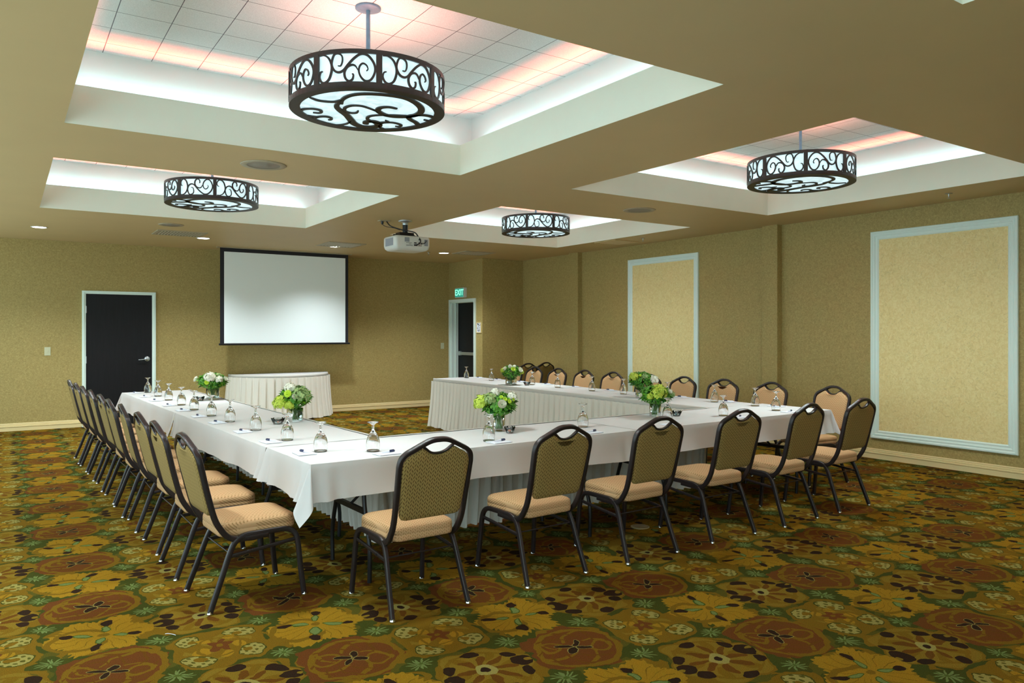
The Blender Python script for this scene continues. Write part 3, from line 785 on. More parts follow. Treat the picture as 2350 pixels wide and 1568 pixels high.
# ------------------------------------------------------------------ tables, cloths, skirts
TT = .763
A_F = math.atan2(4.268-4.111, 6.503-1.411)           # front run is turned 1.8 degrees
F_O = Vector((1.411, 4.111)); F_L = 5.094; DEP = .765
A_L = math.atan2(10.288-4.816, 1.183-1.372)          # direction of the left arm
def frame2(o, a): return Matrix.Translation((o[0], o[1], 0)) @ Matrix.Rotation(a, 4, 'Z')
HEM = .205
def drape(mat4, L, D, sides, name, label, seed, hem=HEM, flare=None):
    """cloth on a table: local x 0..L, y 0..D; sides subset of 'ofbe': o outer (y=0), f start (x=0), b end (x=L)"""
    rg = random.Random(seed); m = MB()
    nx, ny = int(L/.12), 6
    m.grid([[(L*i/nx, D*j/ny, TT + (.0006*math.sin(i*1.9+j*2.3+seed))) for i in range(nx+1)] for j in range(ny+1)])
    per = []   # (base x, base y, nx, ny, R, a, lat, s)
    def add_side(p0, p1, n, first):
        l_ = math.hypot(p1[0]-p0[0], p1[1]-p0[1]); k = max(6, int(l_/.025))
        for i in range(0 if first else 1, k+1):
            t = i/k; per.append(('s', p0[0]+(p1[0]-p0[0])*t, p0[1]+(p1[1]-p0[1])*t, n, t*l_, l_))
    def add_corner(p, n0, n1):
        k = 26
        for i in range(1, k): per.append(('c', p[0], p[1], n0, n1, i/k))
    seq = []
    if 'b' in sides: seq.append(((L, D), (L, 0), (1, 0)))
    if 'o' in sides: seq.append(((L, 0), (0, 0), (0, -1)))
    if 'f' in sides: seq.append(((0, 0), (0, D), (-1, 0)))
    for i, (p0, p1, n) in enumerate(seq):
        if i: add_corner(p0, seq[i-1][2], n)
        add_side(p0, p1, n, i == 0)
    ph = [rg.uniform(0, 6.28) for _ in range(6)]
    rows = []; K = 12
    for r in range(K+1):
        t = r/K; row = []
        for q in per:
            if q[0] == 's':
                _, x, y, n, s, l_ = q
                wv = .5*math.sin(s*7+ph[0])+.35*math.sin(s*13+ph[1])+.06*math.sin(s*23+ph[2])
                edge = math.exp(-(min(s, l_-s)/.16)**2)
                R = hem*(1+.04*math.sin(s*2.1+ph[3]) )
                out = .006*min(1, t*8) + t*t*(.020+.016*wv) + t*edge*(.020+.024*math.sin(s*48+ph[4]))
                zz = TT - R*t*(1 if t > .12 else 1) + .004*(1-min(1, t*8))**2*0
                row.append((x+n[0]*out, y+n[1]*out, zz if r else TT))
            else:
                _, x, y, n0, n1, f = q; phi = f*PI/2
                Rr = hem*(1+.17*math.sin(2*phi))/max(math.cos(phi), math.sin(phi)); rr = Rr*t
                bx, by = (n0[0]+n1[0]), (n0[1]+n1[1]); bl = math.hypot(bx, by); bx /= bl; by /= bl
                tx, ty = -(n0[0]-n1[0])/bl, -(n0[1]-n1[1])/bl
                a = .34*math.sin(2*phi)*(1+.10*math.sin(6*phi)); lat = -.17*math.sin(4*phi) + .03
                dz = rr*math.sqrt(max(.05, 1-a*a-lat*lat))
                o0 = .006*min(1, t*8) + .018*t*t
                nn0 = n0[0]*math.cos(phi)**2+n1[0]*math.sin(phi)**2; nn1 = n0[1]*math.cos(phi)**2+n1[1]*math.sin(phi)**2
                row.append((x+bx*a*rr+tx*lat*rr+nn0*o0, y+by*a*rr+ty*lat*rr+nn1*o0, TT-dz if r else TT))
        rows.append(row)
    m.grid(rows)
    me_o = m.build(name, M_cloth); me_o.matrix_world = mat4
    tag(me_o, label, 'tablecloth', 'white tablecloths on the conference tables'); return me_o
def table(mat4, L, D, label, legs_visible=True):
    o = empty('folding_table'); o.matrix_world = mat4; tag(o, label, 'table', 'folding tables under the white cloths')
    m = MB(); m.box(.012, .012, TT-.036, L-.012, D-.012, TT-.004); m.build('tabletop', M_wood, o, bevel=.004)
    for x in (.40, L-.40):
        for sy_ in (0, 1):
            y0, y1 = (.10, .19) if sy_ == 0 else (D-.10, D-.19)
            m = MB(); m.sweep(smooth_path([(x, y1+.06*(1 if sy_ == 0 else -1), TT-.05), (x, y1, TT-.09), (x, y1-.02*(1 if sy_ == 0 else -1), .45), (x, y0, .22), (x, y0, .004)], 5), circ(.014, 8)); m.build('leg', M_black, o)
        m = MB(); m.box(x-.012, .17, .40, x+.012, D-.17, .43); m.box(x-.012, .12, TT-.06, x+.012, D-.12, TT-.036)
        m.sweep([(x, D/2, .42), (x+(.35 if x < L/2 else -.35), D/2, TT-.05)], circ(.009, 8)); m.build('brace', M_black, o)
    return o
MF = frame2(F_O, A_F)
half = F_L/2
table(MF, half, DEP, 'table under the cloth at the near left corner')
table(MF @ Matrix.Translation((half, 0, 0)), half, DEP, 'table under the cloth at the near right corner')
drape(MF, half-.003, DEP, 'fo', 'tablecloth', 'white tablecloth on the front run, its left corner hanging in a point', 1)
drape(MF @ Matrix.Translation((half, 0, .0012)), half, DEP, 'bo', 'tablecloth', 'white tablecloth on the right half of the front run', 2)
# left arm: local x runs from the far end toward the viewer, local y inward
LA_far = Vector((1.183, 10.288)); LA_near = Vector((1.385, 4.885)); LL = (LA_far-LA_near).length
aL = math.atan2(LA_near.y-LA_far.y, LA_near.x-LA_far.x)
ML = frame2(LA_far, aL)
table(ML, LL*.53, DEP, 'far table of the left arm, under a white cloth'); table(ML @ Matrix.Translation((LL*.53, 0, 0)), LL*.47, DEP, 'near table of the left arm, under a white cloth')
def mirror_y(mat4): return mat4
drape(ML @ Matrix.Translation((LL*.53, 0, 0)), LL*.47, DEP, 'o', 'tablecloth', 'white tablecloth on the near half of the left arm', 3)
drape(ML, LL*.53-.004, DEP, 'fo', 'tablecloth', 'white tablecloth on the far half of the left arm', 4)
# right arm: local x from near to far, y inward (negative x world)
RA_o = Vector((6.435, 5.03)); RL = 5.66
MR = frame2(RA_o, PI/2)
table(MR, RL/2, DEP, 'near table of the right arm, under a white cloth'); table(MR @ Matrix.Translation((RL/2, 0, 0)), RL/2, DEP, 'far table of the right arm, under a white cloth')
drape(MR, RL/2, DEP, 'o', 'tablecloth', 'white tablecloth on the near half of the right arm', 5)
drape(MR @ Matrix.Translation((RL/2, 0, .001)), RL/2, DEP, 'bo', 'tablecloth', 'white tablecloth on the far half of the right arm', 6)

def skirt(path, label, seed, top=TT+.003, hem=.012, period=.105, closed_wave=.010, cat='table skirt'):
    """pleated skirt along a polyline (x,y); pleats stand to the right-hand side of the walk"""
    rg = random.Random(seed); o = empty('table_skirt', (path[0][0], path[0][1], 0)); tag(o, label, cat, 'pleated table skirts')
    ox, oy = path[0]
    pts = []; dist = 0
    for (a, b) in zip(path, path[1:]):
        l_ = math.hypot(b[0]-a[0], b[1]-a[1]); n = max(1, int(l_/.007))
        nx_, ny_ = (b[1]-a[1])/l_, -(b[0]-a[0])/l_
        for i in range(n): pts.append((a[0]+(b[0]-a[0])*i/n-ox, a[1]+(b[1]-a[1])*i/n-oy, nx_, ny_, dist+l_*i/n))
        dist += l_
    pts.append((path[-1][0]-ox, path[-1][1]-oy, nx_, ny_, dist))
    # smooth normals so corners stay closed
    N = []
    for i in range(len(pts)):
        sx = sum(p[2] for p in pts[max(0, i-5):i+6]); sy2 = sum(p[3] for p in pts[max(0, i-5):i+6]); l_ = math.hypot(sx, sy2) or 1
        N.append((sx/l_, sy2/l_))
    jit = [rg.uniform(-.25, .25) for _ in range(400)]; amp = [rg.uniform(.7, 1.3) for _ in range(400)]
    def pleat(s):
        k = int(s/period); f = s/period-k+jit[k % 400]*.25
        f -= math.floor(f)
        v = (1.0-.25*f/.70) if f < .70 else (-.9 + .5*abs(f-.85)/.15)
        return v*amp[k % 400]
    rows = []
    zb = top-.040
    for r in range(9):
        t = r/8; z = zb-(zb-hem)*t; row = []
        for (x, y, _, _, s), (nx_, ny_) in zip(pts, N):
            d = .030 + .026*pleat(s)*(.55+.65*t) + .045*t*t + .010*math.sin(s*9+2*t)*t
            row.append((x+nx_*d, y+ny_*d, z+(0 if r < 8 else .006*math.sin(s*20))))
        rows.append(row)
    m = MB(); m.grid(rows); m.build('pleats', M_skirt, o)
    rows = []
    for dz, dd in ((.002, -.010), (.004, .004), (-.002, .010), (-.040, .012), (-.046, .006)):
        rows.append([(x+nx_*(dd+closed_wave*math.sin(s*6.3)*(.5+.5*math.sin(s*2.1))*(dd > 0)), y+ny_*(dd+closed_wave*math.sin(s*6.3)*(.5+.5*math.sin(s*2.1))*(dd > 0)), top+dz) for (x, y, _, _, s), (nx_, ny_) in zip(pts, N)])
    m = MB(); m.grid(rows); m.build('top_band', M_band, o)
    return o
fi = lambda x: tuple((MF @ Vector((x, DEP, 0)))[:2])
li_near = ML @ Vector((LL-.02, DEP, 0)); li_far = ML @ Vector((0, DEP, 0)); lo_far = ML @ Vector((.03, .02, 0))
fl_in = fi(.765); fr_in = fi(5.655-1.411)
skirt([(fl_in[0]+.01, fl_in[1]), (li_far.x, li_far.y)][::1], 'pleated skirt on the inner side of the left arm', 11)
skirt([fr_in, fl_in], 'pleated skirt on the inner side of the front run, seen beneath it', 12)
skirt([(RA_o.x-DEP, RA_o.y+RL), (RA_o.x-DEP, fr_in[1]+.01)][::1], 'pleated off-white skirt facing the room on the right arm', 13)

# skirted half-round table at the back wall
bt = empty('serving_table', (4.10, 13.69, 0)); tag(bt, 'half-round skirted table below the projection screen', 'table')
arc = [(-.86*math.cos(a), -.88*math.sin(a)) for a in [PI*k/40 for k in range(41)]]
m = MB(); topz = .765
m.add([(x, y, topz-.03) for x, y in arc]+[(x, y, topz) for x, y in arc], [tuple(range(41)), tuple(range(41, 82))[::-1]]+[(k, k+1, k+42, k+41) for k in range(40)]+[(40, 0, 41, 81)], False)
m.build('tabletop', M_cloth, bt)
for x, y in ((-.55, -.12), (.55, -.12), (0, -.62)):
    m = MB(); m.lathe([(.018, .004), (.018, topz-.03)], 12, Matrix.Translation((x, y, 0))); m.build('leg', M_black, bt)
sk = skirt([(4.10+x, 13.69+y) for x, y in arc], 'pleated white skirt around the half-round table at the back wall', 14, top=topz+.002, period=.12)

# ------------------------------------------------------------------ chairs
def make_chair():
    """local: front = +y, origin on the floor under the seat centre"""
    o = empty('banquet_chair'); tube = rrect(.0115, .0145, .005, 2)
    for sx in (-1, 1):
        rear = smooth_path([(sx*.232, -.262, .008), (sx*.222, -.205, .16), (sx*.212, -.150, .31), (sx*.208, -.115, .365), (sx*.206, -.065, .386), (sx*.206, .0, .388)], 5)
        m = MB(); m.sweep(rear, tube, ref=(1, 0, 0)); lg = m.build('leg', M_frame, o)
        m = MB(); m.lathe([(.013, 0), (.016, .002), (.016, .006), (.012, .012), (.012, .018)], 14, Matrix.Translation((sx*.232, -.264, 0))); m.build('glide', M_chrome, lg)
        fr = smooth_path([(sx*.206, .0, .388), (sx*.206, .10, .389), (sx*.207, .165, .386), (sx*.211, .205, .365), (sx*.216, .225, .31), (sx*.222, .240, .16), (sx*.228, .258, .008)], 5)
        m = MB(); m.sweep(fr, tube, ref=(1, 0, 0)); lg = m.build('leg', M_frame, o)
        m = MB(); m.lathe([(.013, 0), (.016, .002), (.016, .006), (.012, .012), (.012, .018)], 14, Matrix.Translation((sx*.228, .259, 0))); m.build('glide', M_chrome, lg)
        m = MB(); m.sweep([(sx*.213, -.160, .285), (sx*.215, .222, .325)], rrect(.006, .010, .003, 2), ref=(1, 0, 0))
        m.lathe([(.006, 0), (.006, .006)], 10, Matrix.Translation((sx*.220, -.05, .297)) @ Matrix.Rotation(sx*PI/2, 4, 'Y')); m.build('stretcher', M_frame, o)
    m = MB(); m.sweep([(-.212, -.150, .300), (.212, -.150, .300)], circ(.0045, 8)); m.build('stretcher', M_frame, o)
    m = MB(); m.sweep([(-.205, .03, .378), (.205, .03, .378)], rrect(.008, .012, .003, 2)); m.sweep([(-.205, -.09, .374), (.205, -.09, .374)], rrect(.008, .012, .003, 2)); m.build('seat_frame', M_frame, o)
    # back frame, one bent tube from rail to rail over the crown
    hf = [(.206, .055, .374), (.206, .0, .372), (.206, -.060, .370), (.206, -.115, .372), (.206, -.160, .390), (.207, -.195, .430), (.208, -.232, .500), (.211, -.270, .640), (.215, -.300, .770), (.215, -.310, .812), (.207, -.318, .845), (.184, -.325, .870), (.145, -.332, .890), (.100, -.339, .912), (.062, -.345, .929), (.030, -.347, .936), (0, -.348, .937)]
    path = smooth_path([(x, y, z) for x, y, z in hf]+[(-x, y, z) for x, y, z in hf[-2::-1]], 4)
    m = MB(); m.sweep(path, rrect(.0120, .0155, .005, 2), ref=(1, 0, 0)); m.build('back_frame', M_frame, o)
    # seat cushion
    def outl(k, n=7):
        pts = []
        for cx, cy, s, r in ((.205*k-.075, .225*k-.075, 0, .075), (-.205*k+.075, .225*k-.075, 1, .075), (-.190*k+.05, -.205*k+.05, 2, .05), (.190*k-.05, -.205*k+.05, 3, .05)):
            for q in range(n+1):
                t = (s+q/n)*PI/2; pts.append((cx+r*math.cos(t), cy+r*math.sin(t)))
        return pts
    m = MB(); rows = []
    for k, z in ((.93, .382), (.985, .387), (1.0, .400), (1.0, .418), (.990, .421), (1.0, .424), (1.0, .440), (.985, .454), (.93, .463), (.80, .470), (.55, .475), (.25, .477)):
        P_ = outl(k) if k > .6 else [(x*k/.8, y*k/.8) for x, y in outl(.8)]
        rows.append([(x, y+.008, z) for x, y in P_])
    m.grid(rows, True); m.add(rows[0], [tuple(range(len(rows[0])))[::-1]], False); m.add(rows[-1], [tuple(range(len(rows[0])))], True)
    m.build('seat', M_seat, o)
    # backrest: outline in the leaning plane, (half width, height along back)
    side = [(.0, .0), (.150, .0), (.172, .006), (.184, .022), (.188, .045), (.194, .12), (.199, .22), (.2015, .285), (.200, .315), (.189, .341), (.166, .360), (.135, .377), (.105, .394), (.094, .396), (.074, .388), (.052, .370), (.026, .361), (0, .358)]
    ring_ = side + [(-x, y) for x, y in side[-2:0:-1]]
    tilt = math.atan2(.098, .40)
    Mt = Matrix.Translation((0, -.243, .508)) @ Matrix.Rotation(tilt, 4, 'X')   # local z up the back, +y toward the front
    def pad(y_edge, y_mid, sgn, name, mat):
        m = MB(); rows = []
        c = (0, .19)
        for k, yy in ((1.0, y_edge), (.985, y_edge+(y_mid-y_edge)*.55), (.94, y_edge+(y_mid-y_edge)*.85), (.80, y_mid)):
            rows.append([(c[0]+(x-c[0])*k, yy, c[1]+(z-c[1])*k) for x, z in ring_])
        m.grid(rows, True, True, Mt, flip=(sgn < 0))
        # fill the middle as a strip between left and right halves so the notch stays open
        R_ = rows[-1]; n = len(side)
        for i in range(n-1):
            a, b = R_[i], R_[i+1]
            al = (-a[0], a[1], a[2]); bl = (-b[0], b[1], b[2])
            m.add([a, b, bl, al], [(0, 1, 2, 3) if sgn > 0 else (3, 2, 1, 0)], True, Mt)
        return m.build(name, mat, o)
    b1 = pad(0, .026, 1, 'backrest', M_seat); b2 = pad(0, -.013, -1, 'back_panel', M_back)
    b1['label'] = 'tan woven front of the backrest'; b2['label'] = 'olive patterned rear of the backrest'
    nt_ = smooth_path([Mt @ Vector((x, .004, z+.006)) for x, z in ((-.098, .405), (-.076, .388), (-.052, .370), (-.026, .361), (0, .358), (.026, .361), (.052, .370), (.076, .388), (.098, .405))], 4)
    m = MB(); m.sweep(nt_, rrect(.005, .014, .003, 2)); m.build('handle_trim', M_frame, o)
    return o
chair0 = make_chair(); index_kids(); used = [False]
def place_chair(x, y, rz, label, group):
    o = chair0 if not used[0] else copy_tree(chair0); used[0] = True
    o.location = (x, y, 0); o.rotation_euler = (0, 0, rz); tag(o, label, 'chair', group); return o
ORD = ['nearest', 'second', 'third', 'fourth', 'fifth', 'sixth', 'seventh', 'eighth', 'ninth', 'farthest']
# front row, backs to the viewer
FR = [(1.887, 3.862, 1.8), (2.756, 3.899, 3.5), (3.560, 3.902, 1.9), (4.401, 3.925, 0), (5.185, 3.933, 4.2), (5.972, 3.967, 2.5)]
FLAB = ['tan banquet chair at the left end of the front row, nearest the camera', 'tan banquet chair, second from the left in the front row', 'tan banquet chair, third from the left in the front row',
        'tan banquet chair, fourth from the left in the front row', 'tan banquet chair, second from the right in the front row', 'tan banquet chair at the right end of the front row, nearest the framed panel']
for (x, y, a), lab in zip(FR, FLAB): place_chair(x, y, math.radians(a), lab, 'chairs along the front of the table')
LY = [4.470, 5.15, 5.78, 6.475, 7.05, 7.63, 8.26, 8.88, 9.49, 10.12]
for i, y in enumerate(LY):
    x = 1.150-.0335*(y-4.47) - (.012 if i in (1, 4) else 0)
    lab = ('tan banquet chair on the left side, %s in its row' % ORD[i]) if i not in (0, 9) else ('tan banquet chair on the left side, closest to the table corner' if i == 0 else 'tan banquet chair on the left side, last in its row by the dark door')
    place_chair(x, y, -PI/2+math.radians((3.5, 1, 2, -1, 1, 2, 0, 1, 2, 1)[i]), lab, 'chairs along the left side of the table')
RY = [4.66, 5.36, 6.01, 6.66, 7.25, 7.97, 8.60, 9.23, 9.84, 10.40]
for i, y in enumerate(RY):
    lab = ('tan banquet chair facing us across the right arm, %s in its row' % ORD[i]) if i not in (0, 9) else ('tan banquet chair facing us at the near end of the right arm' if i == 0 else 'tan banquet chair facing us at the far end of the right arm')
    place_chair(6.715+(.03 if i == 0 else 0), y, PI/2+math.radians((-8, -2, 1, -2, 2, 0, -1, 1, 0, 1)[i]), lab, 'chairs along the right side of the table')
place_chair(7.73, 11.38, math.radians(4), 'olive-backed spare chair by the wall, left of the two turned away', 'spare chairs against the right wall')
place_chair(8.24, 11.56, math.radians(8), 'olive-backed spare chair by the wall, right of the two turned away', 'spare chairs against the right wall')

# ------------------------------------------------------------------ glasses, pads, pens
def make_goblet():
    prof_o = [(.0385, 0), (.0400, .008), (.0425, .030), (.0430, .045), (.0405, .066), (.0335, .088), (.0230, .106), (.0135, .120), (.0080, .130), (.0062, .140), (.0085, .146), (.0062, .152), (.0090, .162), (.0200, .171), (.0340, .1765), (.0350, .1785), (.0340, .180), (.0001, .1795)]
    prof_i = [(.0001, .1085), (.0160, .103), (.0285, .088), (.0370, .066), (.0405, .045), (.0400, .030), (.0378, .008), (.0368, 0), (.0385, 0)]
    m = MB(); m.lathe(prof_i[:-1]+prof_o, 26, cap=False); return m.build('water_goblet', M_glass)
gob0 = make_goblet()
pad_m = MB(); pad_m.box(-.072, -.054, 0, .072, .054, .0045); pad0 = pad_m.build('notepad', M_paper)
pen0 = empty('pen'); m = MB()
m.lathe([(.0012, 0), (.0042, .012), (.0045, .060), (.0050, .061), (.0050, .100), (.0045, .112)], 10, Matrix.Translation((-.056, 0, .005)) @ Matrix.Rotation(PI/2, 4, 'Y'))
m.build('barrel', M_paper, pen0)
m = MB(); m.lathe([(.0056, .070), (.0062, .072), (.0062, .112), (.004, .1135)], 10, Matrix.Translation((-.056, 0, .005)) @ Matrix.Rotation(PI/2, 4, 'Y')); m.box(.02, -.0015, .011, .052, .0015, .0135)
m.build('cap', M_ink, pen0); index_kids()
first = {'g': True, 'p': True, 'n': True}
def put(kind, src, x, y, z, rz, label, cat, group):
    o = src if first[kind] else copy_tree(src); first[kind] = False
    o.location = (x, y, z); o.rotation_euler = (0, 0, rz); tag(o, label, cat, group); return o
TZZ = TT+.0025
GL = [(1.619, 4.535), (1.597, 5.127), (1.563, 5.782), (1.536, 6.447), (1.508, 6.99), (1.489, 7.63), (1.481, 8.203), (1.470, 8.857), (1.458, 9.465), (1.445, 10.12)]
GF = [(1.891, 4.363), (2.714, 4.328), (3.72, 4.560), (4.64, 4.565), (5.244, 4.484), (6.003, 4.507)]
GR = [(6.20, 4.90), (6.20, 5.42), (6.12, 6.02), (6.10, 6.72), (6.10, 7.30), (6.11, 8.02), (6.12, 8.62), (6.06, 9.08), (6.13, 9.70), (6.16, 10.50)]
NUM = ['first', 'second', 'third', 'fourth', 'fifth', 'sixth', 'seventh', 'eighth', 'ninth', 'tenth']
for i, (x, y) in enumerate(GL): put('g', gob0, x, y, TZZ, i, 'upturned goblet on the left arm, %s counting from the near corner' % NUM[i], 'glass', 'upturned goblets on the tables')
for i, (x, y) in enumerate(GF): put('g', gob0, x, y, TZZ, i, 'upturned goblet on the front run, %s from the left' % NUM[i], 'glass', 'upturned goblets on the tables')
for i, (x, y) in enumerate(GR): put('g', gob0, x, y, TZZ, i, 'upturned goblet on the right arm, %s counting from the near end' % NUM[i], 'glass', 'upturned goblets on the tables')
def padpen(x, y, rz, where):
    put('p', pad0, x, y, TZZ, rz, 'white notepad %s' % where, 'notepad', 'notepads on the tables')
    put('n', pen0, x+.008, y+.006, TZZ+.006, rz+.25, 'blue capped pen lying on the notepad %s' % where, 'pen', 'pens on the notepads')
PL = [(1.505, 4.500), (1.475, 5.10), (1.455, 5.73), (1.43, 6.42), (1.40, 6.98), (1.385, 7.60), (1.36, 8.20), (1.34, 8.85), (1.32, 9.45), (1.30, 10.08)]
for i, (x, y) in enumerate(PL): padpen(x, y, PI/2+aL+PI/2+(.05 if i % 2 else -.05), 'on the left arm, %s from the near corner' % NUM[i])
for i, x in enumerate((1.915, 2.74, 3.56, 4.40, 5.24, 5.98)): padpen(x, 4.215+(x-1.9)*.031, A_F+.04, 'on the front run, %s from the left' % NUM[i])
for i, y in enumerate((4.75, 5.34, 6.0, 6.62, 7.22, 7.92, 8.55, 9.2, 9.82, 10.38)): padpen(6.33, y, PI/2, 'on the right arm, %s from the near end' % NUM[i])

# ------------------------------------------------------------------ flower arrangements
def sphere_pts(n, rg):
    out = []
    for k in range(n):
        z = 1-(2*k+1)/n; a = k*2.39996+rg.uniform(-.2, .2); r = math.sqrt(max(0, 1-z*z)); out.append(Vector((r*math.cos(a), r*math.sin(a), z)))
    return out
def floret(m, c, n, s, petals=4):
    q = Vector((0, 0, 1)).rotation_difference(n).to_matrix()
    for k in range(petals):
        a = 2*PI*k/petals; d = Vector((math.cos(a), math.sin(a), 0)); t = Vector((-d.y, d.x, 0))
        P_ = [c, c+q@(d*s*.55+t*s*.42+Vector((0, 0, .12*s))), c+q@(d*s+Vector((0, 0, .05*s))), c+q@(d*s*.55-t*s*.42+Vector((0, 0, .12*s)))]
        m.add(P_, [(0, 1, 2, 3)], True)
def hydrangea(parent, c, r, mat, rg, name='hydrangea_bloom', n=90):
    m = MB(); c = Vector(c)
    for p in sphere_pts(n, rg):
        if p.z < -.55: continue
        floret(m, c+p*r*rg.uniform(.78, 1.06), (p+Vector((rg.uniform(-.3, .3), rg.uniform(-.3, .3), rg.uniform(-.3, .3)))).normalized(), r*.34)
    m.lathe([(.001, -r*.5), (r*.5, -r*.3), (r*.68, 0), (r*.5, r*.42), (.001, r*.66)], 10, Matrix.Translation(c), cap=False)
    m.build(name, mat, parent)
def rose(parent, c, r, mat, axis=(0, -.4, 1)):
    m = MB(); q = Vector((0, 0, 1)).rotation_difference(Vector(axis).normalized()).to_matrix(); c = Vector(c)
    for layer, (rr, n, h0, h1) in enumerate(((.35, 3, -.1, .75), (.62, 4, -.3, .70), (.85, 5, -.45, .55), (1.0, 5, -.5, .35))):
        for k in range(n):
            a0 = 2*PI*k/n+layer*.7; rows = []
            for i in range(5):
                t = i/4; rad = r*rr*(.35+.65*math.sin(t*PI*.55)**.7)*(1+.12*t*(layer > 1)); z = r*(h0+(h1-h0)*t)
                rows.append([c+q@Vector((rad*math.cos(a0+w_), rad*math.sin(a0+w_), z-.10*r*abs(w_)*t)) for w_ in (-.8, -.4, 0, .4, .8)])
            m.grid(rows)
    m.build('rose', mat, parent)
def mum(parent, c, r, mat, axis=(0, -.5, .8)):
    m = MB(); q = Vector((0, 0, 1)).rotation_difference(Vector(axis).normalized()).to_matrix(); c = Vector(c)
    for layer, (el, rr, n) in enumerate(((.1, 1, 16), (.5, .82, 13), (.95, .55, 9))):
        for k in range(n):
            a = 2*PI*(k+.5*layer)/n; d = Vector((math.cos(a)*math.cos(el), math.sin(a)*math.cos(el), math.sin(el))); t = Vector((-math.sin(a), math.cos(a), 0))
            m.add([c+q@(d*r*.1), c+q@(d*r*rr*.7+t*r*.16), c+q@(d*r*rr), c+q@(d*r*rr*.7-t*r*.16)], [(0, 1, 2, 3)], True)
    m.lathe([(.001, -.1*r), (r*.3, 0), (r*.2, r*.25), (.001, r*.3)], 10, Matrix.Translation(c), cap=False)
    m.build('chrysanthemum', mat, parent)
def leaf(m, base, tip, wid, rg, droop=.0):
    b = Vector(base); t = Vector(tip); d = t-b; up = Vector((rg.uniform(-.5, .5), rg.uniform(-.5, .5), 1)); s = d.cross(up).normalized(); n = s.cross(d).normalized(); rows = []
    for i in range(6):
        f = i/5; w_ = wid*math.sin(PI*min(1, f*.9+.08))**.8*(1 if i < 5 else .15)
        c = b+d*f - Vector((0, 0, droop*f*f)); rows.append([c-s*w_+n*w_*.25, c, c+s*w_+n*w_*.25])
    m.grid(rows)
def fern(m, base, tip, rg, n=9, l0=.035):
    b = Vector(base); t = Vector(tip); d = t-b; s = d.cross(Vector((.2, .1, 1))).normalized()
    for i in range(n):
        f = (i+1)/(n+1); c = b+d*f-Vector((0, 0, .02*f*f)); l_ = l0*(1-f*.75)
        for sg in (-1, 1):
            e = c+s*sg*l_+d.normalized()*l_*.5; w_ = d.normalized()*.0045
            m.add([c-w_, e, c+w_], [(0, 1, 2)], True)
def arrangement(x, y, rz, label, vase_w, vase_h, spread, height, blooms, seed, square=True, dens=1.0):
    rg = random.Random(seed); o = empty('flower_arrangement', (x, y, TZZ), rz); tag(o, label, 'flower arrangement', 'flower arrangements on the tables')
    hw = vase_w/2; sec = rrect(1, 1, .12, 3) if square else circ(1, 24)
    m = MB(); rows = [[(a*hw*k, b*hw*k, z) for a, b in sec] for k, z in ((.90, .012), (.93, vase_h), (1.0, vase_h), (1.0, .004), (.96, 0))]
    m.grid(rows, True); m.add(rows[0], [tuple(range(len(sec)))], False); m.add(rows[-1], [tuple(range(len(sec)))[::-1]], False); va = m.build('vase', M_vase, o)
    m = MB()
    for k in range(26):
        a = rg.uniform(0, 2*PI); r0 = rg.uniform(0, hw*.7); r1 = rg.uniform(0, hw*.8)
        m.sweep([(r0*math.cos(a), r0*math.sin(a), .016), (r1*math.cos(a+2.4), r1*math.sin(a+2.4), vase_h), (r1*1.6*math.cos(a+2.4), r1*1.6*math.sin(a+2.4), vase_h+.05)], circ(rg.uniform(.0018, .0035), 5))
    m.build('stems', M_stem, o)
    cz = vase_h+height*.42; C = Vector((0, 0, cz))
    for li_, (mat, cnt) in enumerate(zip(M_leafs, (int(46*dens), int(110*dens), int(120*dens)))):
        m = MB()
        for k in range(cnt):
            a = rg.uniform(0, 2*PI); el = rg.uniform(-.7, 1.35) if li_ else rg.uniform(-.4, .8); d = Vector((math.cos(a)*math.cos(el), math.sin(a)*math.cos(el), math.sin(el)))
            Rr = Vector((spread*d.x, spread*d.y, height*.52*d.z)); l_ = rg.uniform(.035, .07)
            tip = C+Rr*rg.uniform(.82, 1.05); tip.z = max(tip.z, vase_h*.9); bs = C+Rr*rg.uniform(.25, .55)
            if tip.z < vase_h+.01 and math.hypot(tip.x, tip.y) < hw*1.3: continue
            if rg.random() < .3 and li_ == 2: fern(m, bs, tip, rg)
            else: leaf(m, bs, tip, rg.uniform(.010, .022)*(1.35 if li_ == 0 else 1), rg, .01)
        if li_ == 2:   # dense core of small foliage
            for p in sphere_pts(int(150*dens), rg):
                floret(m, C+Vector((p.x*spread*.78, p.y*spread*.78, p.z*height*.42)), p, .026, 3)
        m.build('foliage', mat, o)
    for b in blooms:
        kind, az, el, rad = b[:4]; k_ = b[4] if len(b) > 4 else .85
        d = Vector((math.cos(az)*math.cos(el), math.sin(az)*math.cos(el), math.sin(el)))
        p = C+Vector((spread*d.x, spread*d.y, height*.5*d.z))*k_
        if kind == 'hg': hydrangea(o, p, rad, M_hydg, rg)
        elif kind == 'hw': hydrangea(o, p, rad, M_hydw, rg)
        elif kind == 'ro': rose(o, p, rad, M_hydw, tuple(d+Vector((0, 0, .3))))
        elif kind == 'mu': mum(o, p, rad, M_mum, tuple(d))
        elif kind == 'sd': hydrangea(o, p, rad, M_bud, rg, 'seed_head', 60)
    return o
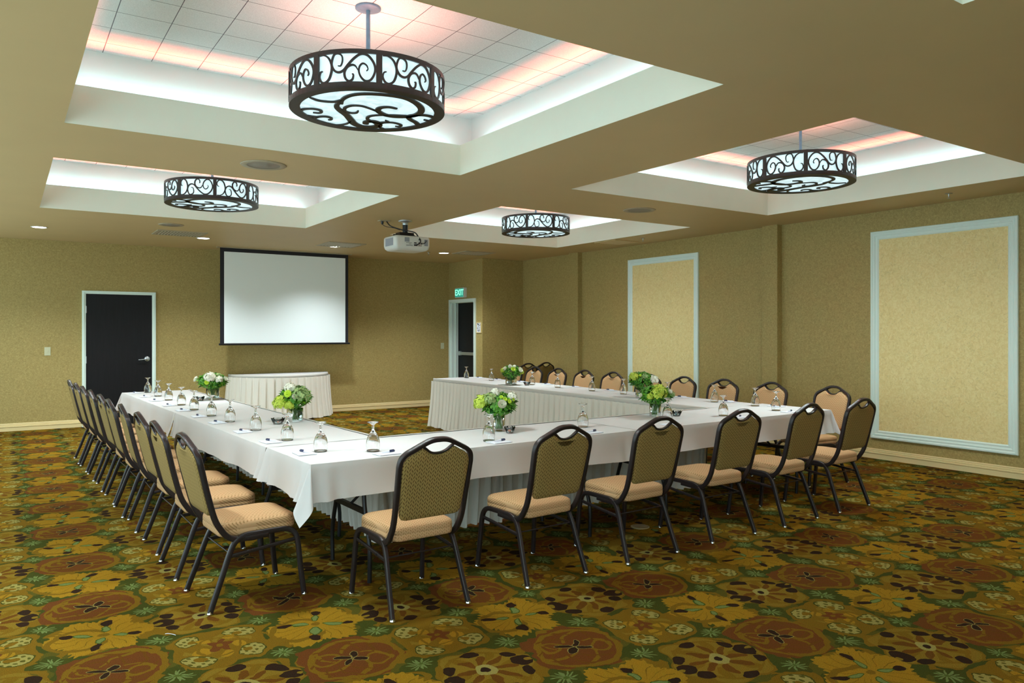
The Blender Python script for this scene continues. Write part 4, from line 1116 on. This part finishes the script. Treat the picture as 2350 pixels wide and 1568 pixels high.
# azimuths are in world axes; the viewer sits toward azimuth about -2.1 .. -2.4
V = lambda side, depth=0: (-2.15 + side)      # side > 0 turns to the viewer's right
arrangement(1.893, 8.72, 0, 'low vase of white and green blooms at the far end of the left arm', .115, .115, .185, .20,
    [('hw', V(.15), .55, .060), ('hw', V(.8), .25, .040), ('ro', V(-1.25), .25, .030, .95), ('mu', V(.0), -.05, .030, .9), ('sd', V(.9), .7, .035), ('ro', V(1.4), .3, .026)], 21)
arrangement(1.985, 6.17, .2, 'vase of green and cream blooms with a fern tip on the left arm', .100, .112, .150, .215,
    [('hg', V(-1.0), -.45, .062, .95), ('hg', V(-.45), -.75, .045), ('hw', V(-.5), 1.0, .045), ('ro', V(-.1), .95, .035), ('mu', V(-.35), .35, .036, .98), ('sd', V(.55), .25, .075, .7), ('ro', V(.05), .12, .020, 1.0)], 22)
arrangement(3.059, 4.735, .1, 'round vase of lime hydrangea and white roses on the front run', .088, .115, .155, .200,
    [('hg', V(-1.2), .15, .058, .95), ('sd', V(-.7), .5, .050), ('hw', V(-.6), 1.15, .034, .95), ('ro', V(.05), .12, .030, 1.0), ('hw', V(1.0), .65, .036, .9), ('mu', V(.25), .50, .019, .98), ('mu', V(.45), .32, .019, 1.0), ('mu', V(.05), .68, .017, 1.0), ('mu', V(.75), .42, .015, 1.0)], 23, False)
arrangement(4.72, 4.79, 0, 'vase with one big lime hydrangea near the right end of the front run', .100, .110, .165, .185,
    [('hg', V(.02), .35, .068, .85), ('hw', V(1.1), .40, .022), ('ro', V(-1.1), .0, .018, .95), ('sd', V(1.3), .05, .030), ('hg', V(-.5), -.1, .030)], 24, False)
arrangement(5.90, 6.20, 0, 'vase with lime and cream hydrangeas on the near half of the right arm', .100, .115, .165, .205,
    [('hg', V(-.9), .45, .052), ('hw', V(1.0), .05, .050), ('sd', V(.1), .55, .035), ('mu', V(-.3), .7, .02)], 25)
arrangement(5.86, 8.76, .3, 'full vase of white and lime blooms on the far half of the right arm', .115, .100, .165, .200,
    [('ro', V(-1.1), .5, .032), ('hw', V(-.5), 1.0, .030), ('mu', V(-.1), .45, .036, .95), ('ro', V(.65), .3, .036, .98), ('hg', V(1.3), -.1, .04), ('hg', V(-1.3), .2, .034), ('hw', V(.3), 1.0, .026)], 26)

def bowl(x, y, label, short, seed, r=.048, mats=(0, 1), fill=14):
    rg = random.Random(seed); o = empty('candy_bowl', (x, y, TZZ)); tag(o, label, 'bowl', 'small glass candy bowls')
    m = MB(); seg = 32; prof = [(r*.55, .004), (r*.62, 0), (r*.80, .022), (r*1.0, .045), (r*.95, .045), (r*.74, .022), (r*.52, .006)]
    rows = []
    for i, (rr, z) in enumerate(prof):
        rows.append([(rr*(1+(.05*math.cos(10*2*PI*k/seg) if i in (2, 3, 4) else 0))*math.cos(2*PI*k/seg), rr*(1+(.05*math.cos(10*2*PI*k/seg) if i in (2, 3, 4) else 0))*math.sin(2*PI*k/seg), z+(.003*math.cos(10*2*PI*k/seg) if i in (3, 4) else 0)) for k in range(seg)])
    m.grid(rows, True); m.add(rows[-1], [tuple(range(seg))], False); m.add(rows[1], [tuple(range(seg))[::-1]], False); m.build('glass_bowl', M_bowl, o)
    for q in range(fill):
        m = MB(); a = rg.uniform(0, 6.28); rr = r*.42*math.sqrt(rg.random()); m.lathe([(.001, -.006), (.007, -.005), (.009, 0), (.007, .005), (.001, .006)], 10, cap=False)
        c = m.build('wrapped_candy', M_candies[mats[q % len(mats)]]); c.location = (x+rr*math.cos(a), y+rr*math.sin(a), TZZ+.014+.010*(q*2//fill)+rg.uniform(0, .003)); c.rotation_euler = (rg.uniform(0, 3), rg.uniform(0, 3), 0)
        tag(c, '%s wrapped sweet in the %s' % (('orange', 'pink', 'blue')[mats[q % len(mats)]], short), 'candy', '%s sweets in the %s' % (('orange', 'pink', 'blue')[mats[q % len(mats)]], short))
bowl(1.735, 8.58, 'small glass bowl by the farthest vase on the left arm', 'bowl by the farthest vase', 31, mats=(1, 2), fill=5)
bowl(1.815, 6.07, 'small glass bowl of pink sweets beside the fern vase', 'bowl beside the fern vase', 32, .055, (1, 0), 8)
bowl(3.055, 4.585, 'small glass bowl of orange sweets beside the round front vase', 'bowl beside the round front vase', 33, .042, (0, 1, 0), 14)
bowl(4.89, 4.70, 'small glass bowl beside the vase near the right end of the front run', 'bowl near the right end of the front run', 34, .048, (2, 1), 6)
bowl(5.99, 8.56, 'small glass bowl beside the full vase on the right arm', 'bowl on the right arm', 35, .05, (1, 2), 5)

# ------------------------------------------------------------------ things on the carpet
m = MB(); m.lathe([(.072, .001), (.072, .005), (.066, .007), (.055, .0065), (.054, .005), (.050, .0065), (.0001, .0065)], 32); o = m.build('floor_box_cover', M_plate, loc=(4.058, 4.282, 0)); tag(o, 'round brass floor box cover in the carpet under the front chairs', 'floor outlet')
m = MB(); m.sweep(smooth_path([(0, 0, .004), (.01, -.02, .010), (.028, -.03, .006), (.04, -.045, .004)]), circ(.0014, 6)); o = m.build('thread', M_paper, loc=(.66, 4.07, 0)); tag(o, 'short white thread lying on the carpet at lower left', 'thread')
